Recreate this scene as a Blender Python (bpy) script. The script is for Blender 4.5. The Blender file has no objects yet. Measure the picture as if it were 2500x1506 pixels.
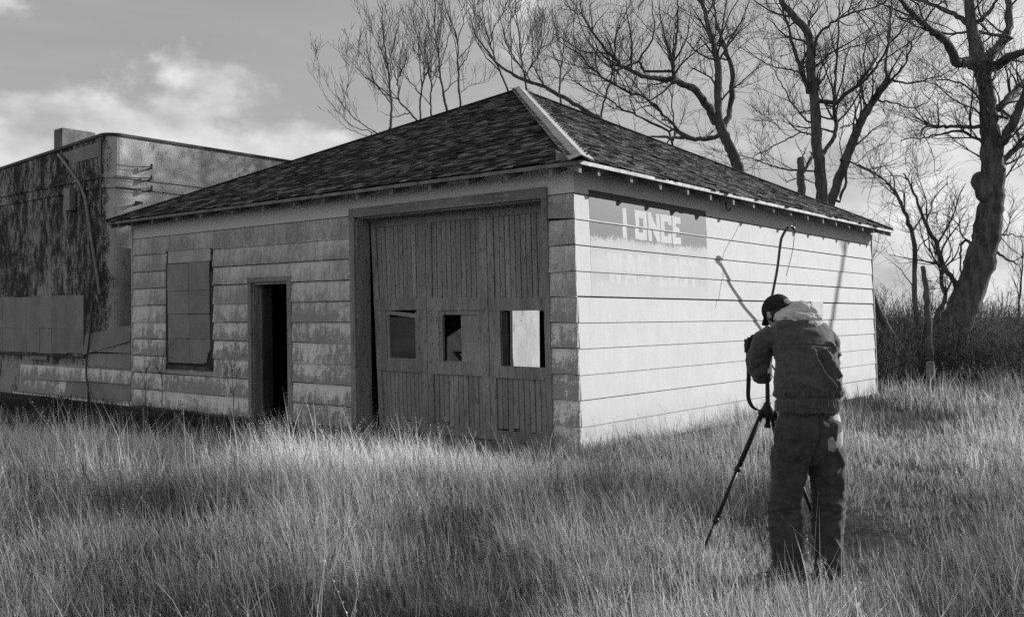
import bpy, bmesh, math, random
import numpy as np
from mathutils import Matrix, Vector

# ------------------------------------------------------------------ camera, sky, sun, exposure
sc = bpy.context.scene
FOC, CX, CY = 2274.0, 1250.0, 753.0            # photograph is 2500 x 1506
EYE = np.array([0.0, 0.0, 1.62])
_p, _r = math.atan(21 / FOC), 0.00365
FWD = np.array([0, math.cos(_p), math.sin(_p)])
_R0 = np.array([1.0, 0, 0]); _U0 = np.cross(_R0, FWD)
UPV = math.cos(_r) * _U0 + math.sin(_r) * _R0
RGT = math.cos(_r) * _R0 - math.sin(_r) * _U0
cam_d = bpy.data.cameras.new('camera'); cam = bpy.data.objects.new('camera', cam_d)
sc.collection.objects.link(cam)
cam.matrix_world = Matrix(((RGT[0], UPV[0], -FWD[0], EYE[0]), (RGT[1], UPV[1], -FWD[1], EYE[1]),
                           (RGT[2], UPV[2], -FWD[2], EYE[2]), (0, 0, 0, 1)))
cam_d.sensor_fit = 'HORIZONTAL'; cam_d.sensor_width = 36.0; cam_d.lens = 36.0 * FOC / 2500
cam_d.clip_start = 0.1; cam_d.clip_end = 3000
sc.camera = cam

SUN_EL, SUN_AZ = math.radians(20.4), math.radians(67.3)     # azimuth from +Y towards +X
SUN_DIR = Vector((math.sin(SUN_AZ) * math.cos(SUN_EL), math.cos(SUN_AZ) * math.cos(SUN_EL), math.sin(SUN_EL)))

world = bpy.data.worlds.new('World'); sc.world = world; world.use_nodes = True
def build_world():
    nt = world.node_tree; nt.nodes.clear(); N = nt.nodes.new; L = nt.links.new
    out = N('ShaderNodeOutputWorld'); bg = N('ShaderNodeBackground'); L(bg.outputs[0], out.inputs[0])
    sky = N('ShaderNodeTexSky'); sky.sky_type = 'NISHITA'; sky.sun_disc = False
    sky.sun_elevation = SUN_EL; sky.sun_rotation = SUN_AZ; sky.air_density = 1.0; sky.dust_density = 1.5
    bw = N('ShaderNodeRGBToBW'); L(sky.outputs[0], bw.inputs[0])       # black and white film
    tc = N('ShaderNodeTexCoord')
    sep = N('ShaderNodeSeparateXYZ'); L(tc.outputs['Generated'], sep.inputs[0])
    def math_(op, a, b=None, clamp=False):
        n = N('ShaderNodeMath'); n.operation = op; n.use_clamp = clamp
        for i, v in enumerate((a, b)):
            if v is None: continue
            if isinstance(v, (int, float)): n.inputs[i].default_value = v
            else: L(v, n.inputs[i])
        return n.outputs[0]
    def noise(scale, loc, detail, rough, dist=0.0):
        mp = N('ShaderNodeMapping'); mp.inputs['Scale'].default_value = scale; mp.inputs['Location'].default_value = loc
        L(tc.outputs['Generated'], mp.inputs[0])
        n = N('ShaderNodeTexNoise'); n.inputs['Scale'].default_value = 1.0; n.inputs['Detail'].default_value = detail
        n.inputs['Roughness'].default_value = rough; n.inputs['Distortion'].default_value = dist
        L(mp.outputs[0], n.inputs['Vector']); return n.outputs['Fac']
    big = noise((5.6, 5.6, 9.5), CLOUD_LOC, 6.0, 0.52, 0.15)
    small = noise((16.0, 16.0, 24.0), (0.3, 5.2, 1.9), 4.0, 0.55, 0.0)
    n1 = math_('ADD', math_('MULTIPLY', big, 0.80), math_('MULTIPLY', small, 0.20))
    low = math_('MULTIPLY', math_('SUBTRACT', 0.21, sep.outputs[2]), 1.1)      # cumulus gathers low over the plain
    low = math_('MINIMUM', math_('MAXIMUM', low, -0.035), 0.085)
    cov = math_('ADD', n1, low)
    rp = N('ShaderNodeMapRange'); rp.interpolation_type = 'SMOOTHSTEP'
    rp.inputs[1].default_value = 0.462; rp.inputs[2].default_value = 0.568; L(cov, rp.inputs[0])
    streak = noise((3.0, 3.0, 22.0), (8.1, 2.2, 0.4), 3.0, 0.6, 0.0)
    sk = math_('MULTIPLY', math_('POWER', bw.outputs[0], 0.46), SKY_K)          # the film's shoulder holds the bright side of the sky
    sk = math_('MULTIPLY', sk, math_('ADD', 0.82, math_('MULTIPLY', streak, 0.36)))
    body = noise((8.0, 8.0, 13.0), (2.2, 7.7, 3.1), 4.0, 0.55, 0.1)
    bd = N('ShaderNodeMapRange'); bd.inputs[1].default_value = 0.34; bd.inputs[2].default_value = 0.64; L(body, bd.inputs[0])
    shade = math_('ADD', CLOUD_LO, math_('MULTIPLY', bd.outputs[0], CLOUD_SP))
    cl = math_('ADD', shade, math_('MULTIPLY', sk, 0.50))
    dot = N('ShaderNodeVectorMath'); dot.operation = 'DOT_PRODUCT'; L(tc.outputs['Generated'], dot.inputs[0]); dot.inputs[1].default_value = tuple(SUN_DIR)
    cl = math_('MULTIPLY', cl, math_('SUBTRACT', 1.04, math_('MULTIPLY', dot.outputs['Value'], 0.16)))   # cloud faces away from the sun's side are the lit ones
    mix = N('ShaderNodeMix'); mix.data_type = 'FLOAT'
    L(rp.outputs[0], mix.inputs['Factor']); L(sk, mix.inputs[2]); L(cl, mix.inputs[3])
    L(mix.outputs[0], bg.inputs['Color']); bg.inputs['Strength'].default_value = 0.15
    world.cycles.sampling_method = 'MANUAL'; world.cycles.sample_map_resolution = 256
SKY_K, CLOUD_LO, CLOUD_SP = 1.15, 1.05, 1.80
CLOUD_LOC = (5.8, 24.9, 2.45)
build_world()

sun_d = bpy.data.lights.new('sun', 'SUN'); sun = bpy.data.objects.new('sun', sun_d); sc.collection.objects.link(sun)
sun_d.energy = 4.4; sun_d.angle = math.radians(0.55); sun_d.color = (1.0, 1.0, 1.0)     # the film is black and white
sun.rotation_euler = SUN_DIR.to_track_quat('Z', 'Y').to_euler()
sc.view_settings.view_transform = 'Standard'; sc.view_settings.look = 'None'
sc.view_settings.exposure = 0.60; sc.view_settings.gamma = 1.0; sc.view_settings.use_curve_mapping = False
sc.cycles.max_bounces = 4; sc.cycles.diffuse_bounces = 2; sc.cycles.glossy_bounces = 2; sc.cycles.transmission_bounces = 3
sc.cycles.use_denoising = False                              # the photograph is grainy film
sc.cycles.use_adaptive_sampling = True; sc.cycles.adaptive_threshold = 0.02; sc.cycles.transparent_max_bounces = 6

# ------------------------------------------------------------------ helpers
rng = np.random.default_rng(11); random.seed(11)
COL = sc.collection
def pix(x, y, Y):                                   # the point at distance Y north of the eye seen at a photograph position
    d = FWD + (x - CX) / FOC * RGT - (y - CY) / FOC * UPV
    return EYE + d * (Y / d[1])
def norm(v): return v / max(np.linalg.norm(v), 1e-9)

def empty(name, loc=(0, 0, 0), rz=0.0, label=None, cat=None, group=None):
    o = bpy.data.objects.new(name, None); COL.objects.link(o); o.location = loc; o.rotation_euler = (0, 0, rz)
    o.empty_display_size = 0.2
    return tag(o, label, cat, group)
def tag(o, label=None, cat=None, group=None, kind=None):
    if label: o['label'] = label
    if cat: o['category'] = cat
    if group: o['group'] = group
    if kind: o['kind'] = kind
    return o
def link_mesh(name, me, mat, parent=None, smooth=False):
    o = bpy.data.objects.new(name, me); COL.objects.link(o)
    if mat and not me.materials: me.materials.append(mat)
    if parent: o.parent = parent
    if smooth: me.polygons.foreach_set('use_smooth', np.ones(len(me.polygons), bool))
    return o
class MB:
    """collects simple solids and links them as one mesh"""
    def __init__(s): s.v = []; s.f = []
    def add(s, vs, fs):
        b = len(s.v); s.v += [tuple(map(float, q)) for q in vs]; s.f += [tuple(i + b for i in f) for f in fs]; return s
    def box(s, x0, x1, y0, y1, z0, z1):
        return s.hexa([(x0, y0, z0), (x1, y0, z0), (x1, y1, z0), (x0, y1, z0), (x0, y0, z1), (x1, y0, z1), (x1, y1, z1), (x0, y1, z1)])
    def hexa(s, v):
        return s.add(v, [(0, 3, 2, 1), (4, 5, 6, 7), (0, 1, 5, 4), (1, 2, 6, 5), (2, 3, 7, 6), (3, 0, 4, 7)])
    def bar(s, p, q, w, h, up=(0, 0, 1)):
        p, q = np.array(p, float), np.array(q, float); d = norm(q - p); a = norm(np.cross(d, np.array(up, float))); b = np.cross(a, d)
        c = [p - a * w / 2 - b * h / 2, p + a * w / 2 - b * h / 2, p + a * w / 2 + b * h / 2, p - a * w / 2 + b * h / 2]
        e = [k + (q - p) for k in c]
        return s.hexa([c[0], c[1], e[1], e[0], c[3], c[2], e[2], e[3]])
    def tube(s, pts, rad, n=8, cap=True):
        pts = np.array(pts, float); m = len(pts); rad = np.ones(m) * rad
        t = np.gradient(pts, axis=0); t /= np.linalg.norm(t, axis=1)[:, None] + 1e-9
        a = norm(np.cross(t[0], (0.31, 0.22, 0.92) if abs(t[0][2]) < .9 else (1, 0.1, 0))); vs = []
        for i in range(m):
            a = norm(a - t[i] * (a @ t[i])); b = np.cross(t[i], a)
            for k in range(n):
                th = 2 * math.pi * k / n; vs.append(pts[i] + rad[i] * (math.cos(th) * a + math.sin(th) * b))
        fs = [(i * n + k, i * n + (k + 1) % n, (i + 1) * n + (k + 1) % n, (i + 1) * n + k) for i in range(m - 1) for k in range(n)]
        if cap: fs += [tuple(range(n))[::-1], tuple((m - 1) * n + k for k in range(n))]
        return s.add(vs, fs)
    def mesh(s, name, warp=None):
        vs = [warp(q) for q in s.v] if warp else s.v
        me = bpy.data.meshes.new(name); me.from_pydata(vs, [], s.f); me.update(); return me
    def build(s, name, mat, parent=None, warp=None, smooth=False):
        return link_mesh(name, s.mesh(name, warp), mat, parent, smooth)

def ball(mb, c, fx, fy, fz, n=16, m=10):
    vs = [c + fz]; 
    for i in range(1, m):
        ph = math.pi * i / m
        for k in range(n):
            th = 2 * math.pi * k / n; vs.append(c + fz * math.cos(ph) + math.sin(ph) * (fx * math.cos(th) + fy * math.sin(th)))
    vs.append(c - fz); L = len(vs) - 1
    f = [(0, 1 + k, 1 + (k + 1) % n) for k in range(n)] + [(1 + i * n + k, 1 + (i + 1) * n + k, 1 + (i + 1) * n + (k + 1) % n, 1 + i * n + (k + 1) % n) for i in range(m - 2) for k in range(n)]
    f += [(L, 1 + (m - 2) * n + (k + 1) % n, 1 + (m - 2) * n + k) for k in range(n)]
    return mb.add(vs, f)
def curve_pts(P, n=14):
    P = np.array(P, float); t = np.linspace(0, len(P) - 1, n); return np.stack([np.interp(t, range(len(P)), P[:, k]) for k in range(3)], 1)
def smooth_pts(P, n=24):
    P = np.array(P, float); Q = np.vstack([2 * P[0] - P[1], P, 2 * P[-1] - P[-2]]); out = []
    for i in range(1, len(Q) - 2):
        for t in np.linspace(0, 1, max(2, n // (len(P) - 1)), endpoint=False):
            a, b, c, d = Q[i - 1], Q[i], Q[i + 1], Q[i + 2]
            out.append(.5 * ((2 * b) + (-a + c) * t + (2 * a - 5 * b + 4 * c - d) * t * t + (-a + 3 * b - 3 * c + d) * t ** 3))
    out.append(P[-1]); return np.array(out)
def hash3(ix, iy, iz):
    h = (ix.astype(np.int64) * 374761393 + iy.astype(np.int64) * 668265263 + iz.astype(np.int64) * 2147483647) & 0x7fffffff
    h = ((h ^ (h >> 13)) * 1274126177) & 0x7fffffff
    h = (h ^ (h >> 16)) & 0xffff
    return h / 65535.0
def vnoise(p):                                        # smooth value noise, p is N x 3, result 0..1
    i = np.floor(p).astype(np.int64); f = p - i; f = f * f * (3 - 2 * f); r = 0
    for dx in (0, 1):
        for dy in (0, 1):
            for dz in (0, 1):
                w = np.where(dx, f[:, 0], 1 - f[:, 0]) * np.where(dy, f[:, 1], 1 - f[:, 1]) * np.where(dz, f[:, 2], 1 - f[:, 2])
                r = r + w * hash3(i[:, 0] + dx, i[:, 1] + dy, i[:, 2] + dz)
    return r
def noise2(x, y, s, seed=0):
    p = np.stack([np.asarray(x) * s + seed * 17.3, np.asarray(y) * s - seed * 5.1, np.full(np.shape(x), seed * 3.7 + .5)], -1)
    return .6 * vnoise(p) + .28 * vnoise(p * 2.1 + 5) + .12 * vnoise(p * 4.3 + 9)

# ------------------------------------------------------------------ materials (grey: the film is black and white)
class NT:
    def __init__(s, name, rough=.85, spec=.25):
        s.m = bpy.data.materials.new(name); s.m.use_nodes = True; s.nt = s.m.node_tree
        s.b = s.nt.nodes['Principled BSDF']; s.b.inputs['Roughness'].default_value = rough
        s.b.inputs['Specular IOR Level'].default_value = spec
        s.tc = s.N('ShaderNodeTexCoord'); s.co = s.tc.outputs['Object']
    def N(s, t): return s.nt.nodes.new(t)
    def L(s, a, b): s.nt.links.new(a, b)
    def put(s, sock, v):
        if isinstance(v, (int, float)):
            if sock.type == 'RGBA': sock.default_value = (v, v, v, 1)
            else: sock.default_value = v
        else: s.L(v, sock)
    def noise(s, scale, detail=5, rough=.55, stretch=(1, 1, 1), loc=(0, 0, 0), dist=0.0, co=None):
        mp = s.N('ShaderNodeMapping'); mp.inputs['Scale'].default_value = stretch; mp.inputs['Location'].default_value = loc
        s.L(co or s.co, mp.inputs[0]); n = s.N('ShaderNodeTexNoise'); n.inputs['Scale'].default_value = scale
        n.inputs['Detail'].default_value = detail; n.inputs['Roughness'].default_value = rough; n.inputs['Distortion'].default_value = dist
        s.L(mp.outputs[0], n.inputs['Vector']); return n.outputs['Fac']
    def math(s, op, a, b=None, clamp=False):
        n = s.N('ShaderNodeMath'); n.operation = op; n.use_clamp = clamp; s.put(n.inputs[0], a)
        if b is not None: s.put(n.inputs[1], b)
        return n.outputs[0]
    def step(s, v, lo, hi, t0=0.0, t1=1.0):
        n = s.N('ShaderNodeMapRange'); n.interpolation_type = 'SMOOTHSTEP'; s.put(n.inputs[0], v)
        for i, q in enumerate((lo, hi, t0, t1)): n.inputs[i + 1].default_value = q
        return n.outputs[0]
    def mix(s, f, a, b):
        n = s.N('ShaderNodeMix'); n.data_type = 'FLOAT'; s.put(n.inputs[0], f); s.put(n.inputs[2], a); s.put(n.inputs[3], b); return n.outputs[0]
    def xyz(s):
        n = s.N('ShaderNodeSeparateXYZ'); s.L(s.co, n.inputs[0]); return n.outputs
    def rand(s):
        oi = s.N('ShaderNodeObjectInfo'); g = s.N('ShaderNodeNewGeometry')
        return s.math('FRACT', s.math('ADD', oi.outputs['Random'], s.math('MULTIPLY', g.outputs['Random Per Island'], 7.31)))
    def color(s, v): s.put(s.b.inputs['Base Color'], v); return s
    def bump(s, h, strength=.4, dist=.01):
        n = s.N('ShaderNodeBump'); n.inputs['Strength'].default_value = strength; n.inputs['Distance'].default_value = dist
        s.put(n.inputs['Height'], h); s.L(n.outputs[0], s.b.inputs['Normal']); return s
MT = {}
def simple(name, lo, hi, scale=6, rough=.85, spec=.2, stretch=(1, 1, 1), bump=.3, bscale=40, bd=.004, per=0.0, bstretch=None, lohi=(.3, .7), peel=0, peel_to=.3, pst=None):
    t = NT(name, rough, spec); n = t.step(t.noise(scale, 4, .6, stretch), *lohi)
    c = t.mix(n, lo, hi)
    if per: c = t.math('MULTIPLY', c, t.math('ADD', 1 - per, t.math('MULTIPLY', t.rand(), 2 * per)))
    if peel: c = t.mix(t.step(t.noise(peel, 4, .7, pst or stretch, loc=(9, 3, 5)), .54, .66), c, peel_to)
    t.color(c)
    if bump: t.bump(t.noise(bscale, 3, .6, bstretch or stretch), bump, bd)
    MT[name] = t.m; return t.m

def siding_material(name, stained):
    t = NT(name, .42, .45); x, y, z = t.xyz()[:3]
    fr = t.math('FRACT', t.math('DIVIDE', t.math('SUBTRACT', z, .03), .3055))
    fine = t.noise(55, 4, .6); fine2 = t.noise(150, 3, .6)
    if stained:
        n = t.noise(11, 6, .70, (1, 1, .8)); n2 = t.noise(1.3, 4, .5, loc=(4, 2, 1))
        drip = t.noise(9, 5, .6, (1, 1, .22), loc=(1, 7, 3))
        lowz = t.step(z, 1.0, 2.3, 1.0, 0.0)                       # splash and mildew are blotchy low down, even higher up
        v = t.math('ADD', t.math('MULTIPLY', n, .6), t.math('MULTIPLY', drip, .4))
        v = t.math('ADD', v, t.math('MULTIPLY', t.math('SUBTRACT', .62, fr), .19))
        oi = t.N('ShaderNodeObjectInfo'); v = t.math('ADD', v, t.math('MULTIPLY', t.math('SUBTRACT', oi.outputs['Random'], .5), .12))
        v = t.math('ADD', v, t.math('MULTIPLY', t.math('SUBTRACT', n2, .5), .5))
        v = t.math('ADD', v, t.math('MULTIPLY', t.math('SUBTRACT', fine, .5), .55))
        blot = t.step(v, .44, .58); even = t.math('ADD', .66, t.math('MULTIPLY', t.math('SUBTRACT', v, .5), 2.4), True)
        mask = t.mix(lowz, even, blot)
        mask = t.math('MULTIPLY', mask, t.step(z, 3.07, 3.10, 1.0, 0.06))   # sheltered board under the eave stayed clean
        c = t.mix(mask, .80, .30)
        c = t.math('MULTIPLY', c, t.math('ADD', .80, t.math('MULTIPLY', fine2, .4)))
        t.color(c); t.b.inputs['Roughness'].default_value = .75
    else:
        n = t.noise(2.2, 6, .6); d = t.noise(14, 6, .65, (1, 1, .25))
        c = t.math('ADD', .52, t.math('MULTIPLY', t.math('SUBTRACT', n, .5), .14))
        c = t.math('ADD', c, t.math('MULTIPLY', t.math('SUBTRACT', d, .5), .10))
        c = t.math('SUBTRACT', c, t.math('MULTIPLY', t.step(fine, .66, .74), .10))
        c = t.math('SUBTRACT', c, t.math('MULTIPLY', t.step(z, .05, .65, .16, 0.0), t.step(n, .35, .65)))
        c = t.math('SUBTRACT', c, t.math('MULTIPLY', t.step(t.noise(30, 5, .7, (1, 1, .12), loc=(4, 1, 2)), .62, .76), .06))
        t.color(c); t.b.inputs['Roughness'].default_value = .75; t.b.inputs['Specular IOR Level'].default_value = .12
    t.bump(t.math('ADD', fine, t.noise(3, 3, .5)), .12, .01)
    MT[name] = t.m; return t.m
siding_material('siding_mildewed', True); siding_material('siding_white', False)
simple('old_paint_wood', .22, .34, 5, .8, .2, (1, 1, .14), .5, 60, .004, per=.13, bstretch=(1, 1, .06), peel=30, peel_to=.12, pst=(1, 1, .22))
simple('door_trim_wood', .21, .33, 6, .8, .2, (1, 1, .2), .5, 50, .004, per=.1, bstretch=(1, 1, .08), peel=34, peel_to=.10, pst=(1, 1, .25))
simple('door_rail_wood', .19, .31, 6, .8, .2, (1, .15, 1), .5, 50, .004, per=.12, bstretch=(1, .08, 1), peel=26, peel_to=.36, pst=(1, .2, 1))
simple('plywood', .05, .10, 3, .75, .25, (1, .2, 1), .3, 30, .003)
simple('pale_board', .26, .40, 5, .85, .15, (1, 1, .3), .3, 40, .003)
simple('window_cover', .22, .29, 2, .85, .15, (1, 1, 1), .2, 40, .003, per=.10)
simple('patch_paint', .40, .52, 3, .8, .2, bump=.1)
simple('raw_dark_wood', .05, .10, 5, .9, .1, (1, 1, .2), .4, 40, .004, per=.15)
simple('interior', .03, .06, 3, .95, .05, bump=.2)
simple('eave_wood', .15, .26, 6, .85, .15, per=.12)
simple('white_trim', .34, .60, 9, .75, .2, per=.06)
simple('grey_metal_cap', .30, .46, 4, .6, .35, (1, 1, 1), .15, 20, .004, per=.06)
simple('concrete', .12, .22, 4, .95, .05, bump=.5, bscale=15, bd=.01)
simple('black_paint', .02, .035, 8, .55, .35)
simple('dark_metal', .03, .06, 9, .5, .5, bump=.1)
simple('pipe_metal', .14, .24, 9, .55, .5, bump=.1)
simple('bark', .06, .17, 7, .95, .05, (1, 1, .22), .9, 14, .03, bstretch=(1, 1, .25))
simple('twig_bark', .06, .11, 5, .9, .1, bump=0)
simple('pale_bark', .10, .20, 7, .95, .05, (1, 1, .3), .8, 14, .03)
simple('soil', .03, .075, 1.3, .98, .02, bump=.6, bscale=9, bd=.03)
simple('weathered_plank', .12, .24, 4, .9, .1, (.2, 1, 1), .4, 40, .005, per=.2)
def shingle_material():
    t = NT('wood_shingle', .85, .15); r = t.rand()
    g = t.noise(9, 6, .65); st = t.noise(60, 4, .6)
    c = t.math('ADD', .018, t.math('MULTIPLY', t.math('POWER', r, 2.6), .19))
    c = t.math('MULTIPLY', c, t.math('ADD', .55, t.math('MULTIPLY', g, .9)))
    t.color(c); t.bump(st, .5, .004); MT['shingle'] = t.m
shingle_material()
def stucco_material():
    t = NT('stained_stucco', .95, .08); x, y, z = t.xyz()[:3]
    a = t.noise(1.5, 6, .68, (1, 1, .42)); b = t.noise(7, 5, .7, (1, 1, .5), loc=(3, 1, 2)); f = t.noise(40, 4, .6)
    v = t.math('ADD', t.math('MULTIPLY', a, .45), t.math('MULTIPLY', b, .55))
    v = t.math('ADD', v, t.math('MULTIPLY', t.math('SUBTRACT', f, .5), .45))
    north = t.step(y, -.22, -.06)                                    # mildew is heavy on the street side, light on the south side
    v = t.math('ADD', v, t.mix(north, .09, -.055))
    v = t.math('ADD', v, t.step(z, 0.85, 0.6, 0, .10))
    m = t.step(v, .40, .56)
    pale = t.mix(t.step(a, .4, .7), .42, .55)
    t.color(t.mix(m, .04, t.mix(north, pale, .36)))
    t.bump(t.math('ADD', f, t.noise(5, 4, .5)), .5, .012); MT['stucco'] = t.m
stucco_material()
def grass_material():
    m = bpy.data.materials.new('dry_grass'); m.use_nodes = True; nt = m.node_tree; nt.nodes.clear()
    N = nt.nodes.new; L = nt.links.new; out = N('ShaderNodeOutputMaterial')
    at = N('ShaderNodeAttribute'); at.attribute_name = 'tint'
    d = N('ShaderNodeBsdfDiffuse'); tr = N('ShaderNodeBsdfTranslucent'); mx = N('ShaderNodeMixShader'); mx.inputs[0].default_value = .42
    L(at.outputs['Color'], d.inputs[0]); L(at.outputs['Color'], tr.inputs[0]); L(d.outputs[0], mx.inputs[1]); L(tr.outputs[0], mx.inputs[2])
    L(mx.outputs[0], out.inputs[0]); MT['grass'] = m
grass_material()
# ------------------------------------------------------------------ ground
def build_ground():
    n = 90; xs = np.concatenate([np.linspace(-400, -22, 10), np.linspace(-20, 26, n), np.linspace(28, 400, 10)])
    ys = np.concatenate([np.linspace(-200, -6, 6), np.linspace(-4, 46, n), np.linspace(50, 900, 12)])
    X, Y = np.meshgrid(xs, ys); Zg = (noise2(X.ravel(), Y.ravel(), .8, 3) - .5) * .07
    near = (np.abs(X.ravel()) < 30) & (Y.ravel() < 48) & (Y.ravel() > -5); Zg = np.where(near, Zg, -.02)
    v = np.stack([X.ravel(), Y.ravel(), Zg], 1); w = len(xs)
    f = [(j * w + i, j * w + i + 1, (j + 1) * w + i + 1, (j + 1) * w + i) for j in range(len(ys) - 1) for i in range(w - 1)]
    me = bpy.data.meshes.new('ground'); me.from_pydata(v.tolist(), [], f)
    o = link_mesh('ground', me, MT['soil'], smooth=True); tag(o, 'bare earth under the dry prairie grass', kind='structure')
build_ground()

# ------------------------------------------------------------------ garage: local x runs back along the sunlit wall, local y left along the door front
G_ANG = math.radians(51.1); P0 = np.array([0.766, 10.96, 0.0])
GW = np.array([math.cos(G_ANG), math.sin(G_ANG), 0]); GU = np.array([-math.sin(G_ANG), math.cos(G_ANG), 0])
def g2w(x, y, z): return P0 + x * GW + y * GU + np.array([0, 0, z])
LX, LY = 10.70, 9.97; EXP = .3055; Z0 = .03; OV = .35; EAVE_Z = 3.385; APEX = np.array([5.34, 5.02, 6.07])
def lean(q):                                           # the old frame leans a little towards its left end
    return (q[0], q[1] + .030 * (q[2] - 1.62) * (1 - q[1] / 10.0), q[2])
garage = empty('garage', P0, G_ANG, 'weathered hip-roofed garage with pale lap siding and a painted sign on its sunlit wall', 'garage')

def wall_boxes(mb, axis, at, length, h, t, holes):
    """solid wall of thickness t with rectangular holes (a0,a1,z0,z1)"""
    A = sorted({0.0, length, *[q for o in holes for q in o[:2]]}); Zs = sorted({0.0, h, *[q for o in holes for q in o[2:]]})
    for i in range(len(A) - 1):
        k = 0
        while k < len(Zs) - 1:
            am = (A[i] + A[i + 1]) / 2
            blocked = lambda k: any(o[0] < am < o[1] and o[2] < (Zs[k] + Zs[k + 1]) / 2 < o[3] for o in holes)
            if blocked(k): k += 1; continue
            j = k
            while j + 1 < len(Zs) - 1 and not blocked(j + 1): j += 1
            a = (A[i], A[i + 1])
            if axis == 'x': mb.box(at, at + t, a[0], a[1], Zs[k], Zs[j + 1])
            else: mb.box(a[0], a[1], at, at + t, Zs[k], Zs[j + 1])
            k = j + 1
F_HOLES = [(.45, 3.84, 0.0, 3.06), (5.40, 6.33, 0.0, 2.19)]
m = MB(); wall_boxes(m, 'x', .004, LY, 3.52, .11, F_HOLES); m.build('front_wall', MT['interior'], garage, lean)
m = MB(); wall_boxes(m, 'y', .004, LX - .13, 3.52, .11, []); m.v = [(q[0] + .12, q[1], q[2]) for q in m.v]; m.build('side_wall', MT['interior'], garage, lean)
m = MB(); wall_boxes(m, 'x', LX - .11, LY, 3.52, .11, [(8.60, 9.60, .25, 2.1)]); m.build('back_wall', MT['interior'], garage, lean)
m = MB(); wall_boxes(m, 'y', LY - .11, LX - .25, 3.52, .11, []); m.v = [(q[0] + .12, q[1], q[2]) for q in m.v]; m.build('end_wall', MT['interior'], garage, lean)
m = MB().box(.12, LX - .12, .12, LY - .12, -.05, .02); m.build('floor_slab', MT['concrete'], garage)
m = MB().box(-.02, .12, -.02, LY, -.3, .028).box(.12, LX, -.02, .12, -.3, .028); m.build('foundation', MT['concrete'], garage)

# --- lap siding, each course a board of its own
def board(side, a0, a1, z0, z1, mat, t=.026, ov=-.007, parent=None, name='siding_board', jig=None, top=None):
    """tapered board; side 'f' front (faces -x), 's' sunlit wall (faces -y)"""
    if jig is None: jig = rng.normal(0, .0042, 4)
    t0 = t * rng.uniform(.85, 1.15) if side == 'f' else t; zt = z1 + ov
    prof = [(0.002, z0 + .004), (-t0, z0), (-t0, z0 + .010), (-.006, zt), (0.002, zt)]
    vs = []
    for e, a in enumerate((a0, a1)):
        for d, z in prof:
            zz = z + jig[e] * 1.5 if z < z0 + .02 else z
            vs.append((d, a, zz) if side == 'f' else (a, d, zz))
    fs = [(0, 1, 2, 3, 4), (9, 8, 7, 6, 5)] + [(k, k + 5, (k + 1) % 5 + 5, (k + 1) % 5) for k in range(5)]
    if side == 's': fs = [f[::-1] for f in fs]
    mb = MB().add(vs, fs); return mb.build(name, mat, parent or garage, lean if parent is None else None)
OPEN_F = [(.375, 3.945, -1, 3.19), (5.31, 6.41, -1, 2.267), (7.40, 8.835, .735, 2.80)]
def cut(a0, a1, z0, z1, opens):
    """split one course around openings -> (a0,a1,z0,z1) pieces"""
    out = []; xs = sorted({a0, a1, *[q for o in opens for q in o[:2] if a0 < q < a1]})
    pieces = []
    for i in range(len(xs) - 1):
        am = (xs[i] + xs[i + 1]) / 2; zs = [(z0, z1)]
        for o in opens:
            if o[0] < am < o[1] and o[2] < z1 and o[3] > z0:
                zs = [q for (b, t) in zs for q in ((b, min(t, o[2])), (max(b, o[3]), t)) if q[1] - q[0] > .015]
        for q in zs: pieces.append([xs[i], xs[i + 1], q[0], q[1]])
    for q in pieces:
        if out and abs(out[-1][1] - q[0]) < 1e-6 and out[-1][2:] == q[2:]: out[-1][1] = q[1]
        else: out.append(q)
    return out
joints_f = {}
for k in range(10):
    z0, z1 = Z0 + k * EXP, Z0 + (k + 1) * EXP
    for (a0, a1, b0, b1) in cut(.0, LY, z0, z1, OPEN_F):
        e = [a0, a1]
        for jx in ((8.95, 7.1) if k % 2 else (9.3, 4.7)):            # butt joints between sheets
            if a0 + .25 < jx < a1 - .25: e.append(jx + rng.uniform(-.1, .1))
        e.sort()
        for i in range(len(e) - 1):
            ga = -.012 if (i == 0 and a0 == 0) else .0012
            board('f', e[i] + ga, e[i + 1] - .0012, b0, b1, MT['siding_mildewed'], t=.032, ov=-.009 if b1 == z1 else .0)
    st = -.020 + (rng.uniform(.0, .012) if k > 5 or k == 3 else .034)
    board('s', st, LX, z0, z1, MT['siding_white'], t=.018, ov=-.013)
# sheltered board under the eave
MB().box(-.010, .002, -.010, LY, Z0 + 10 * EXP + .002, 3.50).build('frieze_board', MT['siding_mildewed'], garage, lean)
MB().box(.003, LX, -.010, .002, Z0 + 10 * EXP + .002, 3.50).build('frieze_board', MT['siding_white'], garage, lean)
MB().box(-.006, .09, -.004, .09, .0, Z0 + 10 * EXP).build('corner_post', MT['raw_dark_wood'], garage, lean)
MB().box(LX - .01, LX + .012, -.03, .06, .0, 3.3).build('corner_post', MT['white_trim'], garage, lean)
MB().box(-.034, .0, LY - .002, LY + .022, .0, 3.3).build('corner_post', MT['white_trim'], garage, lean)

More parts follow.
